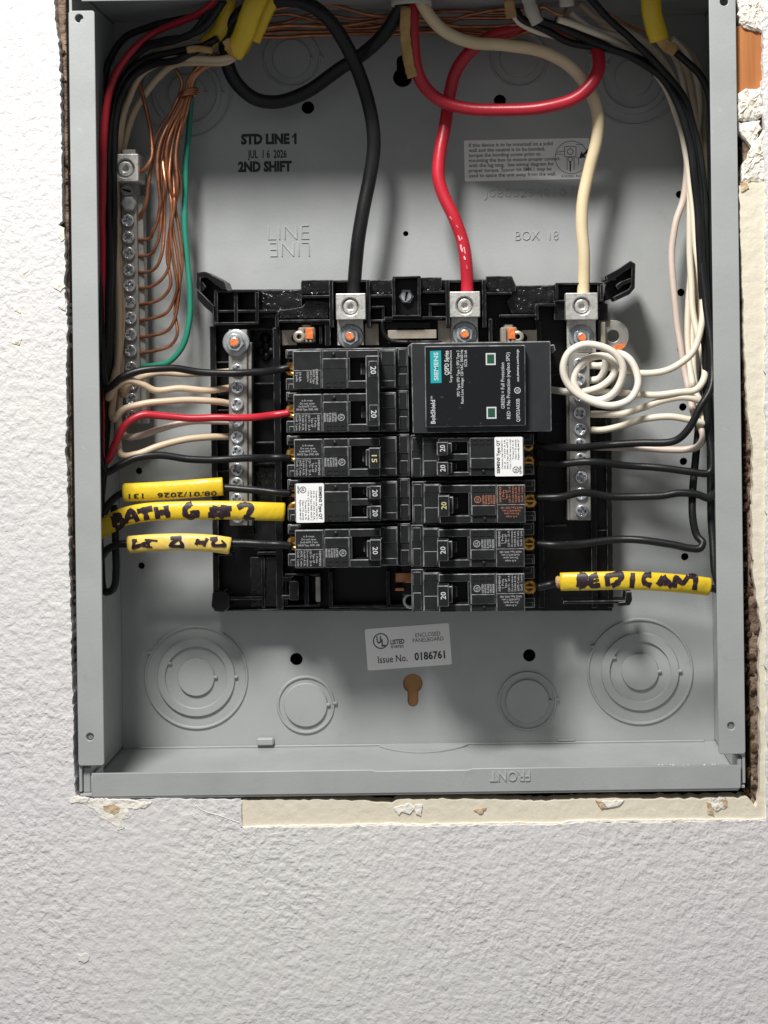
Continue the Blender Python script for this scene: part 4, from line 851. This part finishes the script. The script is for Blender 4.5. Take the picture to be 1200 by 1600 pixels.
lw = [("tan wire arching from the top left down behind the ground bar lug", 'wtan', [(330, 5, 52), (328, 35, 56), (300, 56, 60), (262, 72, 64), (225, 100, 70), (205, 140, 74), (188, 190, 70), (180, 240, 68), (180, 320, 66), (182, 420, 64), (186, 500, 62), (184, 560, 58), (178, 610, 54), (176, 650, 46), (180, 655, 44), (193, 640, 44), (220, 632, 46), (253, 628, 48), (297, 625, 52), (333, 627, 56), (362, 631, 64)]),
      ("tan wire crossing the shaded knockout towards the ground bar lug", 'wtan', [(376, 82, 52), (355, 96, 54), (310, 98, 58), (272, 102, 62), (250, 118, 68), (225, 150, 74), (204, 190, 78), (192, 235, 82), (188, 330, 84), (190, 430, 82), (191, 520, 78), (188, 585, 68), (186, 640, 58), (184, 690, 48), (190, 711, 44), (213, 710, 44), (247, 697, 47), (287, 687, 51), (327, 683, 56), (363, 682, 64)]),
      ("tan wire with a wavy end on the second screw of left neutral bar", 'wtan', [(372, 86, 50), (345, 92, 50), (300, 92, 54), (255, 96, 60), (220, 118, 68), (200, 160, 72), (186, 220, 76), (184, 300, 74), (186, 400, 72), (190, 480, 70), (188, 540, 64), (178, 590, 54), (170, 622, 44), (180, 606, 42), (200, 595, 42), (221, 600, 45), (241, 610, 48), (280, 607, 51), (323, 610, 55), (360, 606, 64)]),
      ("pinkish tan wire running behind the red wire to left neutral bar", 'wpink', [(190, 560, 76), (186, 620, 70), (188, 668, 62), (197, 682, 58), (220, 680, 56), (247, 671, 56), (280, 662, 57), (313, 658, 58), (364, 659, 65)]),
      ("tan wire lying just behind the uppermost black wire at left", 'wtan', [(188, 500, 80), (184, 570, 70), (192, 616, 60), (200, 602, 56), (217, 590, 55), (247, 582, 56), (293, 584, 58), (340, 582, 62), (362, 580, 66)])]
for lab, m, pts in lw: wire("insulated_wire", lab, m, pts, RWH, group=G)

# ground wires: bundle, twist, and fan to the bar
G = "bare copper ground wires on the left bar"
ys = [371, 396, 422, 447, 472, 497, 523, 548]
ords = ["second", "third", "fourth", "fifth", "sixth", "seventh", "eighth", "ninth"]
rnd = random.Random(3)
for i, ye in enumerate(ys):
    sx = 1.0 + i * 0.0; k = i / 7
    x1 = 249 + k * 30 + rnd.uniform(-3, 3); x2 = 247 + k * 33 + rnd.uniform(-3, 3); x3 = 250 + k * 26 + rnd.uniform(-2, 2)
    pts = [(330 + i * 6, 78 + (i % 3) * 5, 60), (312 + i * 1.5, 102 + (i % 3) * 3, 64), (300 + k * 8 - 4, 122, 66), (290 + k * 8, 143, 66), (270 + k * 20, 180, 64), (x1, 235, 62 + (i % 3) * 3), (x2, 290, 62 + (i % 2) * 4)]
    y = 320
    while y < ye - 45: pts.append((x3 + (6 if k > .4 else 0) * math.sin(y / 30 + i) + k * 3, y, 64 + ((i * 7) % 5))); y += 42
    pts += [(x3 + 1 - 4 * (i < 3), ye - 26, 66), (x3 - 10, ye - 8, 67), (236, ye + 1, 70), (212, ye + 4, 75)]
    wire("bare_copper_wire", "bare copper ground wire curving into the %s screw hole of the ground bar" % ords[i], 'copper', pts, 1.02, "wire", G, seg=8)
wire("bare_copper_wire", "bare copper wire hooking into the side of the ground bar lug", 'copper', [(214, 120, 72), (226, 160, 70), (236, 210, 68), (237, 245, 66), (228, 262, 66), (214, 272, 70)], 1.25, "wire", G, seg=8)
wire("bare_copper_wire", "long bare copper wire left of the bundle ending near the top ground bar screw", 'copper', [(272, 104, 66), (284, 128, 66), (270, 170, 66), (246, 210, 68), (238, 250, 70), (232, 290, 70), (226, 325, 72), (210, 350, 76)], 1.1, "wire", G, seg=8)
hel = []
for j in range(60):
    a = j / 59 * 2 * math.pi * 3.2; c = P(294 + (j / 59 - .5) * 5, 146 + (j / 59 - .5) * -8, 66)
    hel.append(c + Vector((4.6 * math.cos(a), 4.2 * math.sin(a), (j / 59 - .5) * 1.0 + .8 * math.cos(a))))
tag(link("bare_copper_wire", tube(hel, .95, 8), M['copper']), "bare copper twist wrapped round the ground wire bundle", "wire", G)
wire("insulated_wire", "green ground wire running down beside the copper bundle", 'wgreen', [(308, 105, 72), (300, 140, 74), (297, 180, 74), (293, 230, 74), (289, 290, 73), (289, 350, 72), (293, 410, 71), (297, 465, 70), (295, 508, 69), (284, 545, 69), (264, 566, 70), (240, 571, 73), (214, 573, 77)], 1.75)

# right bundle
G = "wires bundled along the right side"
rw = [("black wire from the right bundle to the twin breaker below the surge protector", 'wblack', [(806, 15, 46), (815, 30, 46), (850, 45, 48), (890, 66, 52), (960, 78, 54), (1010, 98, 56), (1046, 128, 56), (1070, 175, 56), (1085, 240, 58), (1094, 320, 58), (1097, 420, 56), (1106, 500, 52), (1113, 570, 46), (1111, 606, 42), (1093, 638, 40), (1077, 668, 41), (1052, 689, 44), (1000, 692, 50), (950, 694, 55), (905, 700, 56), (862, 698, 58), (836, 696, 61)]),
      ("black wire leaving the right wall flange to the twin breaker's lower screw", 'wblack', [(838, 30, 42), (880, 44, 46), (930, 68, 50), (985, 88, 52), (1034, 122, 52), (1062, 170, 52), (1080, 240, 54), (1090, 330, 56), (1096, 440, 56), (1102, 560, 56), (1106, 660, 54), (1112, 715, 50), (1108, 738, 48), (1080, 737, 48), (1040, 732, 49), (990, 728, 51), (920, 721, 53), (880, 725, 56), (838, 723, 61)]),
      ("black wire from the right bundle to the red-print breaker", 'wblack', [(900, -30, 36), (924, 0, 40), (952, 30, 44), (990, 66, 48), (1030, 104, 50), (1066, 150, 54), (1088, 215, 58), (1100, 300, 60), (1102, 420, 60), (1106, 560, 60), (1112, 700, 58), (1116, 766, 56), (1108, 778, 52), (1090, 772, 50), (1062, 770, 50), (1030, 775, 51), (960, 776, 53), (910, 770, 55), (872, 777, 58), (838, 778, 62)]),
      ("black wire bent sharply at right before reaching the third right breaker", 'wblack', [(870, 26, 52), (915, 55, 56), (970, 80, 60), (1030, 112, 62), (1068, 160, 62), (1090, 240, 64), (1098, 340, 64), (1100, 460, 64), (1096, 600, 64), (1088, 700, 60), (1083, 760, 56), (1082, 810, 52), (1089, 838, 50), (1098, 848, 48), (1094, 857, 47), (1078, 857, 47), (1048, 850, 48), (1010, 845, 49), (968, 843, 51), (910, 850, 54), (866, 852, 58), (838, 850, 62)]),
      ("black wire hugging the right flange down into the yellow sleeve at lower right", 'wblack', [(1056, 82, 50), (1075, 98, 50), (1094, 118, 50), (1108, 150, 52), (1112, 260, 60), (1110, 420, 64), (1108, 560, 66), (1110, 720, 66), (1112, 820, 62), (1117, 890, 54), (1123, 920, 52), (1113, 919, 49), (1102, 916.5, 46.4), (1085, 914, 43.2), (1040, 910, 39.3), (980, 907, 38.3), (920, 908, 39.3), (880, 910, 42.5), (862, 913, 46), (840, 918, 60)])]
for lab, m, pts in rw: wire("insulated_wire", lab, m, pts, RB + .05, group=G)
rw = [("pinkish white wire bowing out over the back holes on the right", 'wpink', [(890, 20, 48), (920, 44, 52), (980, 62, 60), (1020, 92, 66), (1050, 140, 72), (1066, 200, 76), (1074, 260, 78), (1068, 310, 78), (1055, 350, 77), (1049, 400, 76), (1053, 460, 74), (1062, 530, 72), (1072, 590, 68), (1082, 640, 62), (1095, 668, 56), (1098, 684, 54), (1090, 698, 53), (1070, 703, 54), (1045, 703, 55), (992, 700, 58), (934, 698, 62), (915, 697, 66)]),
      ("cream wire sweeping left to the top of the right neutral bar", 'wwhite', [(872, 30, 40), (900, 40, 44), (960, 66, 56), (1010, 100, 66), (1042, 140, 70), (1060, 190, 72), (1074, 250, 72), (1081, 310, 70), (1089, 400, 64), (1097, 470, 56), (1094, 515, 52), (1083, 548, 50), (1064, 567, 50), (1038, 580, 51), (1003, 583, 54), (970, 578, 60), (940, 572, 64), (912, 570, 67)]),
      ("cream wire sweeping to the bar just below the coiled wire", 'wwhite', [(935, 35, 62), (1000, 60, 66), (1040, 100, 72), (1064, 160, 76), (1076, 240, 78), (1078, 330, 76), (1079, 420, 74), (1085, 500, 68), (1098, 555, 60), (1101, 590, 54), (1088, 609, 51), (1062, 613, 51), (1027, 617, 53), (999, 616, 55), (968, 613, 59), (924, 613, 64), (908, 613, 67)]),
      ("cream wire cresting under the coil with its bend close to the black bundle", 'wwhite', [(1050, 60, 58), (1076, 90, 64), (1092, 150, 72), (1084, 260, 80), (1082, 380, 80), (1076, 470, 78), (1076, 560, 72), (1086, 610, 64), (1098, 632, 58), (1095, 628, 54), (1087, 623, 52), (1066, 620, 52), (1038, 625, 54), (1003, 638, 57), (968, 647, 60), (924, 647, 64), (908, 647, 67)]),
      ("white wire lowest of the cream pair, ending fifth screw hole of right bar", 'wwhite', [(1045, 70, 66), (1064, 110, 72), (1074, 190, 80), (1086, 300, 84), (1086, 420, 82), (1082, 520, 76), (1086, 600, 68), (1098, 648, 60), (1102, 660, 56), (1085, 657, 53), (1045, 651, 53), (1008, 655, 56), (971, 665, 60), (940, 672, 63), (912, 671, 67)])]
for lab, m, pts in rw: wire("insulated_wire", lab, m, pts, RWH, group=G)
wire("insulated_wire", "tan wire dropping behind the yellow sleeve at top right", 'wtan', [(1056, 78, 58), (1072, 110, 66), (1086, 170, 74), (1096, 260, 80), (1098, 360, 82), (1094, 450, 80), (1090, 540, 78)], RWH, group=G)
wire("insulated_wire", "white wire curving along the top wall behind the right yellow jacket", 'wtan', [(905, 6, 56), (935, 30, 60), (1000, 46, 66), (1050, 62, 70), (1080, 84, 74), (1098, 130, 78), (1100, 220, 82), (1100, 330, 84)], RWH, group=G)
wire("insulated_wire", "short white wire curling below the torn paper at top", 'wwhite', [(800, 20, 46), (812, 36, 48), (835, 48, 50), (862, 56, 54), (890, 64, 58), (935, 70, 62)], 1.8, group=G)
# coiled pigtail of the surge protector
wire("insulated_wire", "white wire coiled in loops over the right neutral bar", 'wcoil',
     [(856, 608, 58), (875, 611, 54), (895, 613, 52), (920, 611, 50), (943, 602, 48), (959, 586, 47), (960, 568, 47), (948, 557, 47), (928, 557, 46), (910, 566, 45), (900, 580, 44), (897, 598, 43), (908, 616, 42), (932, 625, 41), (956, 617, 40), (970, 598, 39), (973, 574, 38), (961, 553, 38), (938, 541, 38), (911, 539, 38), (889, 551, 38), (880, 573, 38), (886, 597, 38), (905, 617, 38), (932, 630, 39), (960, 633, 40), (985, 623, 42), (997, 602, 44), (994, 580, 46), (982, 560, 48), (965, 552, 52), (948, 560, 57), (944, 580, 61), (935, 593, 64), (912, 594, 67)], 2.1, per=9)
wire("insulated_wire", "short white stub wire in the top screw hole under the coil", 'wcoil', [(975, 566, 60), (955, 568, 62), (930, 571, 65), (914, 571, 68)], 1.9)

# yellow jackets with marker writing
def surface(path, ra, rb):
    def surf(px, py, lift=.12):
        best = None
        for it in range(2):
            yy = best if best is not None else path[0].y
            q = P(px, py, yy); bd = 1e9
            for a, b in zip(path, path[1:]):
                d2 = Vector((b.x - a.x, b.z - a.z)); L2 = d2.length_squared
                tt = max(0, min(1, ((q.x - a.x) * d2.x + (q.z - a.z) * d2.y) / L2)); cx = a.x + d2.x * tt; cz = a.z + d2.y * tt
                dd = math.hypot(q.x - cx, q.z - cz)
                if dd < bd: bd = dd; cy = a.y + (b.y - a.y) * tt; sl = math.sqrt(1 + (b.y - a.y) ** 2 / L2)
            tq = min(.985, bd / ra); best = cy - rb * sl * math.sqrt(1 - tq * tq)
        return P(px, py, best - lift)
    return surf
def sleeve(label, pts, ra, rb, m='yellow', name="yellow_sleeve"):
    path = spline([P(*p) for p in pts], 8)
    o = link(name, tube(path, 0, 24, .7, flat=(ra, rb)), M[m])
    tag(o, label, "cable jacket", "yellow jacket pieces with writing")
    surf = surface(path, ra, rb)
    return o, surf
def strokes(parent, surf, lst, wpx, name="marker_writing", m='marker'):
    bm = bmesh.new(); rnd = random.Random(len(lst))
    for st_ in lst:
        ww = wpx
        if isinstance(st_[0], (int, float)): ww = st_[0]; st_ = st_[1:]
        if len(st_[0]) == 3: ww = st_[0][0]; st_ = [st_[0][1:]] + list(st_[1:])
        p2 = spline([Vector((a, b_, 0)) for a, b_ in st_], 5); n = len(p2); L_ = []; Rr = []; dd = rnd.uniform(.26, .36)
        for i in range(n):
            t_ = (p2[min(i+1, n-1)] - p2[max(i-1, 0)]); t_ = t_.normalized() if t_.length else Vector((1, 0, 0)); nn = Vector((-t_.y, t_.x, 0)) * (ww / 2) * rnd.uniform(.72, 1.15)
            a = p2[i] + nn; b_ = p2[i] - nn
            L_.append([bm.verts.new(surf(*(lambda c_: (c_.x, c_.y))(a.lerp(b_, q_ / 6)), dd)) for q_ in range(7)])
        for A, Bq in zip(L_, L_[1:]):
            for q_ in range(6): bm.faces.new((A[q_], A[q_ + 1], Bq[q_ + 1], Bq[q_]))
    return link(name, bm_mesh(bm), M[m], parent)
o, sf = sleeve("short yellow jacket piece with small upside-down printed date", [(194, 769.5, 42), (230, 768, 40), (280, 765, 39), (320, 762, 39), (348, 760, 41)], MM(14.3, 40), 2.7)
le = Letters()
def inv(X, Z, y=36):   # back to photo px for the surface lookup
    k = (DIST + y) / F; xx, zz = X / k, Z / k; return (VX + CT * xx - ST * zz, VY - (ST * xx + CT * zz))
le.add("08/01/2026   131", MM(8, 36), XZ(270, 773.5, 36), 36, 181.2, MM(138, 36), bold=.012, ex=.01, warp=lambda X, Z, d: sf(*inv(X, Z), .3 + d))
le.build("printed_date", M['marker'], o)
o, sf = sleeve("long yellow jacket piece marked BATH 6 #7 in marker", [(150, 832, 50), (166, 822, 46), (190, 809, 42), (225, 801, 39), (280, 798, 38), (350, 797, 39), (410, 799, 42), (444, 800, 46)], MM(14.6, 40), 2.8)
strokes(o, sf, [[(176, 806), (180, 824)], [(176, 806), (186, 805), (184, 813), (178, 814)], [(178, 814), (191, 813), (190, 822), (180, 826)],          # B
                [(196, 818), (204, 797), (216, 815)], [(5, 199, 810), (213, 807)],                                                                  # A
                [(214, 799), (238, 794)], [(226, 797), (230, 813)],                                                                                 # T
                [(243, 792), (247, 811)], [(259, 790), (263, 809)], [(244, 802), (262, 799)],                                                       # H
                [(9, 300, 786), (290, 793), (290, 804), (300, 808), (310, 803)], [(5, 297, 801), (309, 799), (310, 804)],                         # 6
                [(336, 790), (332, 810)], [(350, 789), (346, 811)], [(327, 796), (362, 794)], [(325, 805), (360, 803)],                           # #
                [(371, 793), (383, 788), (393, 792), (388, 803), (382, 812)], [(5, 384, 809), (398, 811)]], 8.6)                                   # 7
o, sf = sleeve("short faded yellow jacket piece with scribbled marker letters", [(201, 851, 41), (240, 848, 39), (290, 847, 38.5), (330, 849, 40), (359, 853, 43)], MM(13.6, 40), 2.7, 'faded')
strokes(o, sf, [[(206, 846), (214, 844)], [(210, 842), (208, 858)], [(206, 856), (224, 850), (236, 844)], [(3, 226, 843), (246, 845)], [(232, 842), (232, 856)], [(3, 222, 853), (238, 855)],
                [(266, 841), (284, 839)], [(282, 840), (266, 852), (288, 854)], [(5, 280, 842), (286, 853)],
                [(310, 842), (306, 851)], [(306, 848), (322, 847)], [(324, 841), (318, 853)], [(328, 842), (340, 841)], [(338, 841), (332, 851), (354, 852)], [(3, 346, 844), (352, 850)]], 5.8)
o, sf = sleeve("yellow jacket piece marked BED / CAM at lower right", [(876, 909, 42), (920, 908, 39), (980, 907, 38), (1040, 910, 39), (1085, 914, 43), (1108, 917, 47)], MM(14.4, 40), 2.7)
strokes(o, sf, [[(906, 897), (904, 917)], [(905, 898), (916, 900), (908, 907)], [(907, 907), (918, 910), (904, 918)],                              # B
                [(934, 898), (924, 902), (924, 915), (938, 914)], [(4.5, 926, 908), (936, 906)],                                                  # E
                [(948, 899), (950, 916)], [(946, 900), (972, 897), (966, 909), (956, 916)],                                                       # D
                [(989, 895), (987, 919)],                                                                                                         # /
                [(1018, 898), (1008, 899), (1006, 909), (1017, 915)],                                                                             # C
                [(1028, 914), (1037, 901)], [(1036, 900), (1050, 917)], [(1031, 911), (1044, 910)],                                  # A
                [(1054, 918), (1056, 902), (1066, 911), (1076, 900)], [(1076, 900), (1086, 901), (1085, 922)]], 8.8)                                # M
tag(B().box(0, 1, 0, 1, 0, 1, .2).build("paper_strip", [M['kraft']]), "brown paper liner end sticking out of the BED / CAM jacket", "paper")
po = bpy.data.objects[[k for k in bpy.data.objects.keys() if k.startswith("paper_strip")][-1]]
bpy.data.objects.remove(po)
strip("paper_strip", [(870, 910, 43), (875, 909.5, 42.5), (884, 909, 42)], 3.6, 'kraft', "brown paper liner end sticking out of the BED / CAM jacket", "paper", 3.0, seed=31)

# worn white print on the red feed cable
rc = [o for o in bpy.data.objects if o.name.startswith("feed_cable") and "red" in o['label']][0]
rsf = surface(spline([P(694, 308, 61), P(710, 340, 60), P(722, 375, 61), P(728, 410, 61), P(730, 440, 62)], 8), 3.75, 3.75)
strokes(rc, rsf, [[(2.2, 703, 338), (706, 343)], [(1.6, 713, 352), (716, 356)], [(2.6, 716, 368), (719, 376)], [(1.4, 721, 370), (722, 374)], [(3.2, 719, 382), (723, 394)], [(1.4, 725, 386), (727, 396)],
                  [(2.4, 725, 400), (727, 406)], [(1.4, 729, 414), (730, 420)]], 2, "worn_print", 'redprint')

# plaster dust that fell on the lower lip
db = bmesh.new(); rnd = random.Random(8)
for i in range(60):
    p = P(rnd.gauss(1075, 45), 1188, rnd.uniform(2, 30)); r_ = rnd.uniform(.15, .6)
    if p.x > xr - 5: continue
    bmesh.ops.create_icosphere(db, subdivisions=1, radius=r_, matrix=Matrix.Translation(Vector((p.x, p.y, zb + 1.6 + r_ * .5))))
for i in range(26):
    p = P(rnd.gauss(1080, 40), 1188, 0); r_ = rnd.uniform(.15, .45)
    if p.x > xrb - 2: continue
    bmesh.ops.create_icosphere(db, subdivisions=1, radius=r_, matrix=Matrix.Translation(Vector((p.x, rnd.uniform(-1, .2), zf1 + r_ * .5))))
du = link("plaster_dust", bm_mesh(db), M['plaster']); du['kind'] = 'stuff'; du['label'] = "white plaster crumbs on the lower lip at right"
